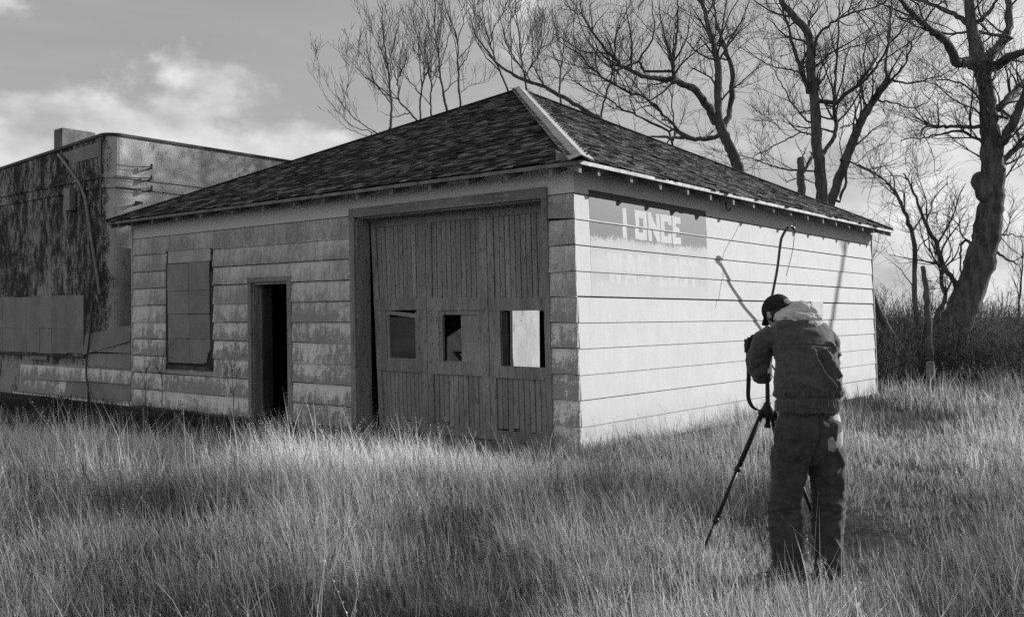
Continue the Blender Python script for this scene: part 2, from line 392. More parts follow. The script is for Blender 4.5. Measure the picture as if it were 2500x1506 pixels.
# --- the painted sign: paint skin that follows the boards
def lettering():
    def seg(x0, z0, x1, z1, w): return (x0, z0, x1, z1, w)
    S = []
    def box_letter(ch, a, b, z0, z1, w):
        h = w / 2; A, B, T, Bo, Mz = a + h, b - h, z1 - h, z0 + h, (z0 + z1) / 2
        P = {'I': [(A, z0, A, z1)], 'O': [(A, z0, A, z1), (B, z0, B, z1), (a, T, b, T), (a, Bo, b, Bo)],
             'N': [(A, z0, A, z1), (B, z0, B, z1), (a + h * .9, z1 - h * .5, b - h * .9, z0 + h * .5)],
             'C': [(A, z0, A, z1), (a, T, b, T), (a, Bo, b, Bo), (B, T, B, z1 - (z1 - z0) * .34), (B, Bo, B, z0 + (z1 - z0) * .34)],
             'E': [(A, z0, A, z1), (a, T, b, T), (a, Bo, b, Bo), (a, Mz, b - h, Mz)],
             'W': [(A, z1, a + (b - a) * .28, z0), (a + (b - a) * .28, z0, (a + b) / 2, z1), ((a + b) / 2, z1, a + (b - a) * .72, z0), (a + (b - a) * .72, z0, B, z1)],
             'A': [(A - h * .4, z0, (a + b) / 2, z1), ((a + b) / 2, z1, B + h * .4, z0), (a + h, z0 + (z1 - z0) * .3, b - h, z0 + (z1 - z0) * .3)],
             'S': [(a, T, b, T), (a, Mz, b, Mz), (a, Bo, b, Bo), (A, Mz, A, z1), (B, z0, B, Mz)],
             'L': [(A, z0, A, z1), (a, Bo, b, Bo)], 'T': [((a + b) / 2, z0, (a + b) / 2, z1), (a, T, b, T)]}[ch]
        for q in P: S.append(q + (w,))
    for ch, a, b in (('I', 1.05, 1.145), ('O', 1.35, 1.64), ('N', 1.675, 1.985), ('C', 2.01, 2.30), ('E', 2.328, 2.56)):
        box_letter(ch, a, b, 2.620, 3.000, .094)
    for ch, a, b in (('W', .665, 1.02), ('A', 1.055, 1.36), ('S', 1.388, 1.69), ('L', 1.93, 2.15), ('O', 2.172, 2.44), ('S', 2.495, 2.725), ('T', 2.758, 3.03)):
        box_letter(ch, a, b, 2.028, 2.420, .088)
    return S
def paint_skin():
    S = lettering(); a0, a1 = .300, 3.335; da = .0105
    A = np.arange(a0, a1 + 1e-6, da); groups = []
    m = MB()
    cols = []; V = []; Fc = []
    def strip(zlo, zhi, dep):
        nz = max(2, int((zhi - zlo) / .0105) + 1); Zs = np.linspace(zlo, zhi, nz); AA, ZZ = np.meshgrid(A, Zs); a, z = AA.ravel(), ZZ.ravel()
        d = dep(z); let = np.zeros_like(a)
        q3 = np.stack([a * 26, z * 26, a * 0 + .5], 1); a_, z_ = a, z; a = a + (vnoise(q3) - .5) * .022; z = z + (vnoise(q3 + 40) - .5) * .022
        for (x0, q0, x1, q1, w) in S:
            vx, vz = x1 - x0, q1 - q0; l2 = vx * vx + vz * vz; t = np.clip(((a - x0) * vx + (z - q0) * vz) / l2, 0, 1)
            if abs(vx) < 1e-6 or abs(vz) < 1e-6:             # upright and level strokes end square
                inside = np.maximum(np.abs((a - x0) * vz - (z - q0) * vx) / math.sqrt(l2) - w / 2,
                                    np.abs((a - x0 - vx / 2) * vx + (z - q0 - vz / 2) * vz) / math.sqrt(l2) - math.sqrt(l2) / 2)
            else:
                inside = np.maximum(np.abs((a - x0) * vz - (z - q0) * vx) / math.sqrt(l2) - w * .46, np.maximum(z - max(q0, q1), min(q0, q1) - z))
            let = np.maximum(let, np.clip(.5 - inside / .016, 0, 1))
        a, z = a_, z_; b = len(V) and sum(len(q) for q in V); b = b or 0
        V.append(np.stack([a, d, z], 1)); cols.append(let)
        w_ = len(A); Fc.extend([(b + j * w_ + i, b + j * w_ + i + 1, b + (j + 1) * w_ + i + 1, b + (j + 1) * w_ + i) for j in range(nz - 1) for i in range(w_ - 1)])
    for k in range(6, 10):
        z0 = Z0 + k * EXP; zt = z0 + EXP - .013
        lo = z0 + .0125
        strip(lo, z0 + EXP - .014, lambda z, z0=z0, zt=zt: -(.018 + (.006 - .018) * (z - z0 - .010) / (zt - z0 - .010)) - .0010)
    strip(Z0 + 10 * EXP + .004, 3.155, lambda z: z * 0 - .0112)
    Vn = np.concatenate(V); Vn = np.stack([Vn[:, 0], Vn[:, 1] + .030 * (Vn[:, 2] - 1.62) * (1 - Vn[:, 1] / 10), Vn[:, 2]], 1)
    me = bpy.data.meshes.new('painted_sign'); me.from_pydata(Vn.tolist(), [], Fc)
    at = me.color_attributes.new('letter', 'FLOAT_COLOR', 'POINT'); c = np.concatenate(cols)
    at.data.foreach_set('color', np.stack([c, c, c, np.ones_like(c)], 1).ravel().astype(np.float32))
    t = NT('sign_paint', .42, .5); x, y, z = t.xyz()[:3]
    an = t.N('ShaderNodeAttribute'); an.attribute_name = 'letter'; let0 = an.outputs['Fac']
    sp = t.noise(62, 5, .68); sp2 = t.noise(20, 6, .65, (1, 1, .6), loc=(2, 5, 1)); lg = t.noise(2.3, 4, .5, loc=(7, 3, 1))
    v = t.math('ADD', t.math('MULTIPLY', sp, .62), t.math('MULTIPLY', sp2, .38)); v = t.math('ADD', v, t.math('MULTIPLY', t.math('SUBTRACT', lg, .5), .32))
    let = t.step(t.math('ADD', let0, t.math('MULTIPLY', t.math('SUBTRACT', sp, .5), 1.1)), .35, .65)
    # black ground: sound at the top of the upper line, flaked away towards the second board, a stained ghost on the lower line
    zup = t.step(z, 2.46, 2.80, .68, .20)                              # noise level above which the paint has gone
    keep1 = t.math('MULTIPLY', t.step(t.math('SUBTRACT', t.math('ADD', zup, 0.0), v), -.10, .06, 1.0, 0.0), 1.0)
    keep1 = t.step(t.math('SUBTRACT', v, zup), -.06, .05)
    up = t.step(z, 2.470, 2.476)
    fr = t.math('FRACT', t.math('DIVIDE', t.math('SUBTRACT', z, .03), .3055))
    g_lo = t.math('MULTIPLY', t.step(fr, .45, 1.0), t.step(v, .36, .62))
    g_lo = t.math('MULTIPLY', t.math('ADD', t.math('MULTIPLY', g_lo, 1.25), .06), t.step(z, 1.86, 1.89))
    keep = t.mix(up, g_lo, keep1)
    keep = t.math('MULTIPLY', keep, t.math('SUBTRACT', 1.0, let))
    n = t.noise(2.2, 6, .6); white = t.math('ADD', .515, t.math('MULTIPLY', t.math('SUBTRACT', n, .5), .14))
    white = t.math('SUBTRACT', white, t.math('MULTIPLY', t.math('SUBTRACT', 1.0, let), t.mix(up, .022, .05)))
    t.color(t.mix(keep, white, t.mix(up, .28, .032))); t.put(t.b.inputs['Roughness'], t.mix(keep, .75, .55)); t.put(t.b.inputs['Specular IOR Level'], t.mix(keep, .12, .22))
    t.bump(t.noise(55, 4, .6), .1, .01)
    o = link_mesh('painted_sign', me, t.m, garage); tag(o, 'faded black sign panel lettered I ONCE WAS LOST in white')
paint_skin()

# --- big door: casing, deep jambs, three leaves
def gpart(name, mat, fn, label=None, parent=None):
    mb = MB(); fn(mb); o = mb.build(name, MT[mat], parent or garage, lean)
    if label: o['label'] = label
    return o
gpart('door_casing', 'door_rail_wood', lambda m: m.box(-.045, .0, .375, 3.945, 3.055, 3.185))
gpart('door_casing', 'door_trim_wood', lambda m: m.box(-.042, .0, 3.845, 3.945, .0, 3.053))
gpart('door_casing', 'door_trim_wood', lambda m: m.box(-.042, .0, .375, .455, .0, 3.053))
gpart('door_jamb', 'door_trim_wood', lambda m: m.box(.002, .25, 3.825, 3.90, .0, 3.03))
gpart('door_jamb', 'door_trim_wood', lambda m: m.box(.002, .25, .40, .46, .0, 3.03))
gpart('door_head', 'door_rail_wood', lambda m: m.box(.002, .25, .46, 3.825, 3.03, 3.075))
DX = .245
def leaf(y0, y1, win, sag, zt, gap):
    """door leaf between y0 (right) and y1 (left): stiles and rails, then its planks and its window"""
    sl, sr = .10, .12; D = DX; W_ = lean if not gap else (lambda q: lean((q[0], q[1] - gap * max(0, 1 - q[2] / 3.0) * (q[1] - y0) / (y1 - y0), q[2])))
    j = lambda mb: [mb]  # noqa
    fr = MB()
    z_top, z_mid1, z_mid0, z_lo1, z_lo0 = zt, 1.885 + sag, 1.72 + sag, 1.01 + sag, .855 + sag
    fr.box(D, D + .05, y1 - sl, y1, .03, z_top - .115).box(D, D + .05, y0, y0 + sr, .03, z_top - .115)
    fr.box(D, D + .05, y0, y1, z_top - .115, z_top)
    for zz in ((z_mid0, z_mid1), (z_lo0, z_lo1)): fr.box(D - .006, D + .044, y0 + .004, y1 - .004, *zz)
    fr.box(D, D + .05, y0 + sr, y1 - sl, .03, .16)
    lf = fr.build('door_leaf', MT['door_trim_wood'], garage, W_)
    ya, yb = y0 + sr, y1 - sl; n = 10; w = (yb - ya) / n
    for (za, zb) in ((z_mid1, z_top - .115), (.16, z_lo0)):
        for k in range(n):
            q0, q1 = ya + k * w, ya + (k + 1) * w; g = .0035 + rng.uniform(0, .002); dp = D + .016 + rng.uniform(0, .005)
            bot = za + (rng.uniform(-.0, .05) if za < .3 and rng.random() < .3 else 0)
            mb = MB(); c = .006
            pr = [(dp + .018, q0 + g), (dp + c, q0 + g), (dp, q0 + g + c), (dp, q1 - g - c), (dp + c, q1 - g), (dp + .018, q1 - g)]
            vs = [(x, y, z) for z in (bot, zb) for x, y in pr]
            mb.add(vs, [(0, 1, 2, 3, 4, 5), (11, 10, 9, 8, 7, 6)] + [(i, i + 6, (i + 1) % 6 + 6, (i + 1) % 6) for i in range(6)])
            mb.build('plank', MT['old_paint_wood'], lf, W_)
    for zq in ((z_mid1, z_top - .115), (.16, z_lo0)): MB().box(D + .037, D + .046, ya, yb, *zq).build('backing_board', MT['raw_dark_wood'], lf, W_)
    wy0, wy1 = win; wz0, wz1 = z_lo1, z_mid0
    for q in ((wy1, y1 - sl + .001), (y0 + sr - .001, wy0)):
        if q[1] - q[0] > .01: MB().box(D, D + .046, *q, wz0, wz1).build('window_stile', MT['door_trim_wood'], lf, W_)
    return lf, (wy0, wy1, wz0, wz1), W_
lf, (a, b, c, d), WL = leaf(2.700, 3.800, (2.90, 3.56), 0.005, 3.04, .13)
MB().box(DX + .012, DX + .05, b - .055, b, c, d - .03).box(DX + .012, DX + .05, a, a + .05, c, d - .03).box(DX + .012, DX + .05, a + .05, b - .055, c, c + .03).build('window_sash', MT['door_trim_wood'], lf, WL)
MB().hexa([(DX + .008, a, d - .115), (DX + .05, a, d - .115), (DX + .05, b - .02, d - .055), (DX + .008, b - .02, d - .055), (DX + .008, a, d - .055), (DX + .05, a, d - .055), (DX + .05, b - .02, d - .004), (DX + .008, b - .02, d - .004)]).build('sash_rail', MT['door_rail_wood'], lf, WL)
MB().box(DX + .040, DX + .05, a + .04, b - .045, c + .02, d - .10).build('plywood_sheet', MT['plywood'], lf, WL)['label'] = 'dark plywood filling the left window of the big door'
lf, (a, b, c, d), WL = leaf(1.583, 2.690, (1.73, 2.47), -0.005, 3.04, 0)
MB().box(DX + .012, DX + .05, b - .06, b, c, d).box(DX + .012, DX + .05, a, a + .05, c, d).box(DX + .012, DX + .05, a + .05, b - .06, d - .06, d).box(DX + .012, DX + .05, a + .05, b - .06, c, c + .022).build('window_sash', MT['door_trim_wood'], lf, lean)
MB().box(DX + .035, DX + .047, a + .045, a + .36, c + .02, d - .05).build('pale_board', MT['pale_board'], lf, lean)['label'] = 'pale board covering half of the middle door window'
lf, (a, b, c, d), WL = leaf(.470, 1.573, (.505, 1.385), -0.018, 3.04, 0)
MB().box(DX + .05, DX + .09, b - .05, b + .02, c, d).box(DX + .02, DX + .05, b - .10, b - .085, c, d - .02).build('window_stop', MT['raw_dark_wood'], lf, lean)
# things hanging inside that the right-hand window shows
gpart('inside_stud', 'raw_dark_wood', lambda m: m.bar((.95, 1.92, 0), (.95, 1.90, 3.2), .09, .05))
gpart('inside_shelf', 'weathered_plank', lambda m: m.bar((2.6, 3.6, 1.0), (2.9, 4.5, 1.02), .25, .03).bar((2.7, 3.7, .5), (2.7, 4.4, 1.0), .05, .05).bar((2.7, 4.3, 0), (2.7, 4.3, 1.0), .05, .05).bar((2.7, 3.7, 0), (2.7, 3.7, 1.0), .05, .05))

# --- small door
gpart('door_casing', 'door_trim_wood', lambda m: m.box(-.038, .0, 6.325, 6.408, .0, 2.187))
gpart('door_casing', 'door_trim_wood', lambda m: m.box(-.038, .0, 5.312, 5.402, .0, 2.187))
gpart('door_casing', 'door_rail_wood', lambda m: m.box(-.042, .0, 5.305, 6.414, 2.189, 2.265))
gpart('door_jamb', 'door_trim_wood', lambda m: m.box(.002, .14, 6.30, 6.345, .0, 2.17).box(.125, .15, 6.285, 6.30, 0, 2.17))
gpart('door_jamb', 'door_trim_wood', lambda m: m.box(.002, .14, 5.39, 5.425, .0, 2.17))
gpart('door_head', 'door_rail_wood', lambda m: m.box(.002, .14, 5.425, 6.30, 2.15, 2.2))
gpart('open_door', 'raw_dark_wood', lambda m: m.box(.15, .33, 6.26, 6.30, .03, 2.14))
gpart('door_sill', 'raw_dark_wood', lambda m: m.box(-.06, .14, 5.40, 6.33, -.02, .04))

# --- boarded window on the left
gpart('window_frame', 'raw_dark_wood', lambda m: m.box(-.03, .0, 8.775, 8.835, .735, 2.56).box(-.03, .0, 7.40, 7.455, .735, 2.40).box(-.03, .0, 7.40, 8.835, .735, .80))
gpart('patch_board', 'patch_paint', lambda m: m.box(-.022, .0, 7.47, 8.77, 2.585, 2.80), 'pale repainted patch over the boarded window')
rows = [.845, 1.27, 1.69, 2.10, 2.575]
for r in range(4):
    for cidx, (ya, yb) in enumerate(((7.475, 8.10), (8.105, 8.765))):
        z0, z1 = rows[r] + .003, rows[r + 1] - .003; g = rng.normal(0, .004, 4); dx = -.028 + rng.uniform(-.004, .004) - .004 * r
        v = [(dx, ya + .002, z0 + g[0]), (dx + .008, ya + .002, z0 + g[0]), (dx + .008, yb - .002, z0 + g[1]), (dx, yb - .002, z0 + g[1])]
        v += [(dx, ya + .002, z1 + g[2]), (dx + .008, ya + .002, z1 + g[2]), (dx + .008, yb - .002, z1 + g[3]), (dx, yb - .002, z1 + g[3])]
        if r == 0 and cidx == 0:                     # the lower right sheet is torn at its corner
            x = dx; P = [(ya + .20, z0), (yb, z0), (yb, z1), (ya, z1), (ya, z0 + .24), (ya + .07, z0 + .17), (ya + .11, z0 + .03)]
            n = len(P); MB().add([(x, *q) for q in P] + [(x + .008, *q) for q in P], [tuple(range(n)), tuple(range(2 * n - 1, n - 1, -1))] + [(i, (i + 1) % n, (i + 1) % n + n, i + n) for i in range(n)]).build('cover_sheet', MT['window_cover'], garage, lean)
        else: MB().hexa(v).build('cover_sheet', MT['window_cover'], garage, lean)
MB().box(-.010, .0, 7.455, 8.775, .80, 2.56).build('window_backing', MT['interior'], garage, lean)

# --- roof: deck, rafter tails, eave boards, shingles, hip cap
E = [np.array(q) for q in ((-OV, -OV, EAVE_Z), (-OV, LY + OV, EAVE_Z), (LX + OV - .02, LY + OV, EAVE_Z), (LX + OV - .02, -OV, EAVE_Z))]   # near, left, back, right
dz = np.array([0, 0, .022])
m = MB(); m.add([q for q in E] + [APEX] + [q - dz for q in E] + [APEX - dz],
                [(0, 4, 1), (1, 4, 2), (2, 4, 3), (3, 4, 0), (5, 6, 9), (6, 7, 9), (7, 8, 9), (8, 5, 9), (0, 1, 6, 5), (1, 2, 7, 6), (2, 3, 8, 7), (3, 0, 5, 8)])
m.build('roof_deck', MT['raw_dark_wood'], garage, lean)
def tail(side, a):
    sl = (APEX[2] - EAVE_Z) / (APEX[1 if side == 's' else 0] + OV); w = .024 + rng.uniform(0, .004); o = .325 + rng.uniform(-.012, .012)
    zt = lambda d: EAVE_Z - .024 + sl * (OV - d); h = .110 + rng.uniform(0, .016)
    pr = [(.0, zt(0) - h * 1.25), (.0, zt(0)), (-o, zt(o)), (-o, zt(o) - h)]
    vs = []
    for e in (a - w, a + w):
        for d, z in pr: vs.append((d, e, z) if side == 'f' else (e, d, z))
    MB().add(vs, [(0, 1, 2, 3), (7, 6, 5, 4), (0, 4, 5, 1), (1, 5, 6, 2), (2, 6, 7, 3), (3, 7, 4, 0)]).build('rafter_tail', MT['eave_wood'], garage, lean)
for a in (-.31, .08, .80, 1.50, 2.21, 2.88, 3.60, 4.30, 5.05, 5.77, 6.46, 7.15, 7.80, 8.53, 9.23, 9.90, 10.55, 10.95): tail('s', a)
for a in (.09, .77, 1.40, 2.05, 2.75, 3.45, 4.15, 4.85, 5.60, 6.40, 7.28, 8.0, 8.75, 9.45, 9.92, 10.2): tail('f', a)
MB().hexa([(-OV - .018, -OV - .018, EAVE_Z - .045), (LX + OV, -OV - .018, EAVE_Z - .045), (LX + OV, -OV - .001, EAVE_Z - .045), (-OV - .018, -OV - .001, EAVE_Z - .045),
           (-OV - .018, -OV - .018, EAVE_Z - .002), (LX + OV, -OV - .018, EAVE_Z - .002), (LX + OV, -OV - .001, EAVE_Z - .002), (-OV - .018, -OV - .001, EAVE_Z - .002)]).build('eave_board', MT['white_trim'], garage, lean)
MB().box(-OV - .018, -OV - .001, -OV, LY + OV, EAVE_Z - .045, EAVE_Z - .002).build('eave_board', MT['eave_wood'], garage, lean)

def make_shingle_meshes():
    out = []
    for k in range(8):
        t = .011 + .004 * rng.random(); sk = rng.normal(0, .012, 2); L_ = .30; curl = rng.uniform(0, .016) if k % 2 else .002
        v = [(-.5, 0 + sk[0], .002 + curl), (.5, 0 + sk[1], .002 + curl), (.5, L_, .001), (-.5, L_, .001), (-.5, 0 + sk[0], t + curl), (.5, 0 + sk[1], t + curl), (.5, L_, .004), (-.5, L_, .004)]
        me = MB().hexa(v).mesh('shingle'); me.materials.append(MT['shingle']); out.append(me)
    return out
SHM = make_shingle_meshes()
def shingle_face(e0, e1, first):
    """lay courses on the slope between eave corners e0 -> e1 and the apex"""
    ax = norm(e1 - e0); Lf = np.linalg.norm(e1 - e0); t_ap = (APEX - e0) @ ax; up = APEX - (e0 + ax * t_ap); Sl = np.linalg.norm(up); up = up / Sl
    nrm = np.cross(ax, up)
    if nrm[2] < 0: nrm = -nrm
    ex = .138; res = []; n = int(Sl / ex)
    for i in range(n):
        s = i * ex - (.004 if i == 0 else 0); fr_ = (i * ex) / Sl; lo, hi = t_ap * fr_, Lf - (Lf - t_ap) * fr_
        a = lo - .012; wav = rng.normal(0, .006)
        while a < hi - .03:
            w = min(rng.uniform(.085, .20), hi + .01 - a); c = a + w / 2
            res.append((e0 + ax * c + up * (s + rng.normal(0, .012) + wav + (rng.uniform(-.035, .006) if i == 0 and rng.random() < .45 else 0)) + nrm * .014, ax, up, nrm, w - rng.uniform(.004, .012)))
            a += w
    return res
sh = shingle_face(E[0], E[1], True) + shingle_face(E[0], E[3], False)
def sh_matrix(q):
    pos, ax, up, nrm, w = q; pos = np.array(lean(pos)); tw = rng.normal(0, .014); ax2 = norm(ax + up * tw)
    tilt = norm(up + nrm * -.038); n2 = norm(np.cross(ax2, tilt)); n2 = n2 if n2[2] > 0 else -n2
    if np.cross(ax2, tilt)[2] < 0: ax2 = -ax2
    return np.column_stack([np.append(ax2 * w, 0), np.append(tilt, 0), np.append(n2, 0), np.append(pos, 1)])
keyed = sorted(sh, key=lambda q: np.linalg.norm(g2w(*q[0]) - EYE))
rest = MB()
for i, q in enumerate(keyed):
    Mx = sh_matrix(q); me = SHM[int(rng.integers(8))]
    if i < 300:
        o = bpy.data.objects.new('shingle', me); COL.objects.link(o); o.parent = garage; o.matrix_local = Matrix(Mx.tolist())
    else:
        vs = np.array([(*v.co, 1) for v in me.vertices]) @ Mx.T
        rest.add(vs[:, :3], [(0, 3, 2, 1), (4, 5, 6, 7), (0, 1, 5, 4), (1, 2, 6, 5), (2, 3, 7, 6), (3, 0, 4, 7)])
tag(rest.build('upper_shingles', MT['shingle'], garage), kind='stuff')
m = MB(); up_ = np.array([0, 0, .030]); m.add([E[1] + up_, E[2] + up_, E[3] + up_, APEX + up_, E[1] + up_ * .3, E[2] + up_ * .3, E[3] + up_ * .3, APEX + up_ * .3], [(0, 3, 1), (1, 3, 2), (4, 5, 7), (5, 6, 7), (0, 1, 5, 4), (1, 2, 6, 5), (2, 3, 7, 6), (3, 0, 4, 7)])
m.build('rear_roofing', MT['shingle'], garage, lean)
def hip_cap(t0, t1, parent):
    hip = E[0] - APEX; mb = MB(); vs = []
    fx = norm(np.cross(np.array([0, 1.0, 0]), APEX - E[0])); n1 = norm(np.cross(E[1] - E[0], APEX - E[0])); n2 = norm(np.cross(E[3] - E[0], APEX - E[0]))
    n1 = n1 if n1[2] > 0 else -n1; n2 = n2 if n2[2] > 0 else -n2
    s1 = norm(np.cross(n1, hip)); s1 = s1 if s1[1] > 0 else -s1; s2 = norm(np.cross(n2, hip)); s2 = s2 if s2[0] > 0 else -s2
    for t in (t0, t1):
        p = APEX + hip * t + np.array([0, 0, .066]); w = .150
        for thk in (0, .010):
            vs += [p + s1 * w + n1 * (thk), p + np.array([0, 0, .012 + thk]), p + s2 * w + n2 * (thk)]
    # per end: 0..2 lower, 3..5 upper
    f = [(3, 4, 10, 9), (4, 5, 11, 10), (0, 6, 7, 1), (1, 7, 8, 2), (0, 3, 9, 6), (2, 8, 11, 5), (0, 1, 4, 3), (1, 2, 5, 4), (6, 9, 10, 7), (7, 10, 11, 8)]
    mb.add(vs, f).build('hip_cap', MT['grey_metal_cap'], parent, lean)
hip_cap(-.012, .300, garage); hip_cap(.303, .66, garage); hip_cap(.663, 1.015, garage)
for a, b in ((1, .9), (3, .9)):                         # thin caps on the hips at the outline
    hp = MB().tube([APEX + np.array([0, 0, .035]), E[a] + np.array([0, 0, .03])], .03, 5); hp.build('hip_roll', MT['shingle'], garage, lean)

# --- bits on the sunlit wall
pts = [(5.22, -.02, 1.17), (5.183, -.08, 1.486), (5.005, -.25, 1.93), (4.867, -.40, 2.361), (4.76, -.50, 2.752), (4.73, -.55, 2.86), (4.76, -.60, 2.955), (4.83, -.63, 3.0), (4.90, -.64, 2.985)]
mast = empty('service_mast', g2w(5.22, 0, 1.17), G_ANG, 'bent dark pipe mast with hooked top leaning off the sunlit siding', 'pipe')
off = np.array([5.22, 0, 1.17])
MB().tube(smooth_pts(np.array(pts) - off, 40), .021, 10).build('pipe', MT['dark_metal'], mast, smooth=True)
MB().tube(np.array([(4.86, -.635, 3.0), (4.95, -.64, 2.965)]) - off, [.026, .030], 10).build('weather_head', MT['dark_metal'], mast, smooth=True)
MB().box(-.06, .06, -.035, -.005, -.05, .05).build('wall_bracket', MT['dark_metal'], mast)
wire = MB().tube(smooth_pts([(5.118, -.28, 3.345), (5.10, -.5, 3.19), (5.0, -.62, 3.02), (4.98, -.62, 2.76), (4.89, -.62, 2.555), (4.68, -.62, 2.232)]), .0055, 5).build('wire', MT['dark_metal'], None)
wire.location = P0; wire.rotation_euler = (0, 0, G_ANG); tag(wire, 'thin loose wire drooping from the eave past the pipe hook', 'wire')
hook = MB().tube(smooth_pts([(3.865, -.02, 3.40), (3.865, -.03, 3.27), (3.885, -.035, 3.215), (3.94, -.04, 3.205), (3.985, -.04, 3.25)]), .012, 6).build('iron_hook', MT['dark_metal'], None)
hook.location = P0; hook.rotation_euler = (0, 0, G_ANG); tag(hook, 'small iron hook on the wall under the sunlit eave', 'hook')
mbx = empty('meter_box', g2w(7.45, 0, 1.6), G_ANG, 'white metal box fixed to the sunlit wall behind the photographer', 'box')
MB().box(-.28, .28, -.05, -.02, .0, .28).build('case', MT['siding_white'], mbx); MB().box(-.25, .25, -.056, -.051, .03, .25).build('lid', MT['siding_white'], mbx)
# ------------------------------------------------------------------ stucco building on the left
N0 = g2w(0, 11.14, 0)
def n2w(x, y, z): return N0 + x * GW + y * GU + np.array([0, 0, z])
shop = empty('stucco_building', N0, G_ANG, 'mildewed flat-roofed stucco building with rounded corner left of the garage', 'building')
RAD = .27
def outline(off=0.0, yl=12.0, xb=15.0):
    P = [(-off, yl), (-off, 5.6), (-off, 4.0), (-off, 2.4), (-off, 1.2), (-off, .4)]
    for k in range(0, 9):
        th = math.pi + (math.pi / 2) * k / 8; P.append((RAD + (RAD + off) * math.cos(th), (RAD + off) * math.sin(th)))
    P += [(1.5, -RAD - off), (4.0, -RAD - off), (8.0, -RAD - off), (xb, -RAD - off)]
    return P
def top_z(x, y): return 5.14 - (.042 * max(y, 0)) if x < .3 else 5.14 - .0 * x
def ribbon(mb, o0, o1, zlo, zhi):
    A, B = outline(o0), outline(o1); n = len(A); vs = []
    for P in (A, B):
        for (x, y) in P: vs += [(x, y, zlo(x, y)), (x, y, zhi(x, y))]
    f = []
    for i in range(n - 1):
        a, b = 2 * i, 2 * i + 2; c, d = 2 * n + 2 * i, 2 * n + 2 * i + 2
        f += [(a, a + 1, b + 1, b), (c, d, d + 1, c + 1), (a + 1, c + 1, d + 1, b + 1), (a, b, d, c)]
    f += [(0, 2 * n, 2 * n + 1, 1), (2 * n - 2, 2 * n - 1, 4 * n - 1, 4 * n - 2)]
    return mb.add(vs, f)
zc = lambda v: (lambda x, y: v)
m = MB(); ribbon(m, 0, -.22, zc(-.2), lambda x, y: top_z(x, y) - .005); m.build('wall', MT['stucco'], shop)
m = MB(); ribbon(m, .03, -.25, lambda x, y: top_z(x, y) - .004, lambda x, y: top_z(x, y) + .05); m.build('parapet_cap', MT['black_paint'], shop)
MB().box(.2, 14.9, -.05, 11.9, 4.2, 4.3).build('flat_roof', MT['interior'], shop)
for z in (4.335, 4.14): 
    m = MB(); ribbon(m, .028, -.01, zc(z), zc(z + .062)); m.build('belt_moulding', MT['stucco'], shop)
def spart(name, mat, mb, label=None):
    o = mb.build(name, MT[mat], shop)
    if label: o['label'] = label
    return o
simple('sheet_panel', .20, .30, 2.5, .85, .1, bump=.15); simple('tar_stain', .025, .06, 4, .9, .1, bump=.3)
spart('metal_sheet', 'sheet_panel', MB().hexa([(-.008, .02, 4.76), (.0, .02, 4.76), (.0, 1.20, 4.74), (-.008, 1.20, 4.74), (-.008, .02, 5.04), (.0, .02, 5.04), (.0, 1.62, 4.99), (-.008, 1.62, 4.99)]), 'pale grey sheet under the parapet')
spart('corner_strip', 'dark_metal', MB().box(-.022, .0, -.0, .055, 3.62, 5.10))
spart('downpipe', 'pipe_metal', MB().tube(smooth_pts([(-.05, 1.69, 4.97), (-.06, 1.17, 4.60), (-.06, .62, 4.10), (-.05, .376, 3.365), (-.05, -.02, 2.082)], 40), .030, 8))
bx = spart('switch_box', 'pipe_metal', MB().box(-.15, -.03, 1.0, 1.24, 3.78, 4.22))
MB().tube(smooth_pts([(-.05, 1.17, 4.56), (-.06, 1.34, 4.48), (-.08, 1.30, 4.35), (-.09, 1.14, 4.22)]), .014, 6).build('conduit', MT['dark_metal'], bx)
spart('bracket', 'dark_metal', MB().bar((-.05, .62, 4.05), (-.05, .56, 4.35), .05, .03))
for k, z in enumerate((4.587, 4.37, 4.161)):
    o = spart('insulator_bracket', 'dark_metal', MB().bar((.80, -RAD, z - .02), (.80, -RAD - .16, z + .0), .03, .03).tube([(.80, -RAD - .14, z - .03), (.80, -RAD - .14, z + .07)], [.035, .025], 7))
    MB().tube(smooth_pts([(.80, -RAD - .14, z + .02), (.45, -RAD - .09, z - .02), (.1, -RAD - .035, z - .015)]), .008, 5).build('wire', MT['dark_metal'], o)
spart('insulator_bracket', 'dark_metal', MB().bar((.52, -RAD, 3.84), (.52, -RAD - .16, 3.86), .04, .04).bar((.44, -RAD - .15, 3.87), (.6, -RAD - .15, 3.87), .03, .05))
# chimney behind the parapet
spart('chimney', 'concrete', MB().box(.80, 1.55, 3.30, 3.70, 4.25, 5.86))
# boarded shop window, sheet by sheet
ys = [.675, 1.35, 2.01, 2.56, 3.18, 3.77, 4.33, 5.0, 5.7]
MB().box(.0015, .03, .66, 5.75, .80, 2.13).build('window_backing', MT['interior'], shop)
for i in range(len(ys) - 1):
    for (z0, z1) in ((.905, 1.42), (1.425, 2.09)):
        g = .012 if (i in (2, 3) and z0 < 1) else .0025; s_ = rng.normal(0, .004); x = -.028 + rng.uniform(-.004, .004)
        MB().box(x, x + .009, ys[i] + g, ys[i + 1] - g, z0 + s_ + (.03 if i == 0 and z0 < 1 else 0), z1 + s_).build('cover_sheet', MT['window_cover'], shop)
spart('window_frame', 'raw_dark_wood', MB().box(-.035, .0, .63, .672, .84, 2.10).box(-.03, .0, .63, 5.75, .845, .875))
spart('sill_block', 'sheet_panel', MB().box(-.03, .0, 2.25, 3.0, .76, .84))

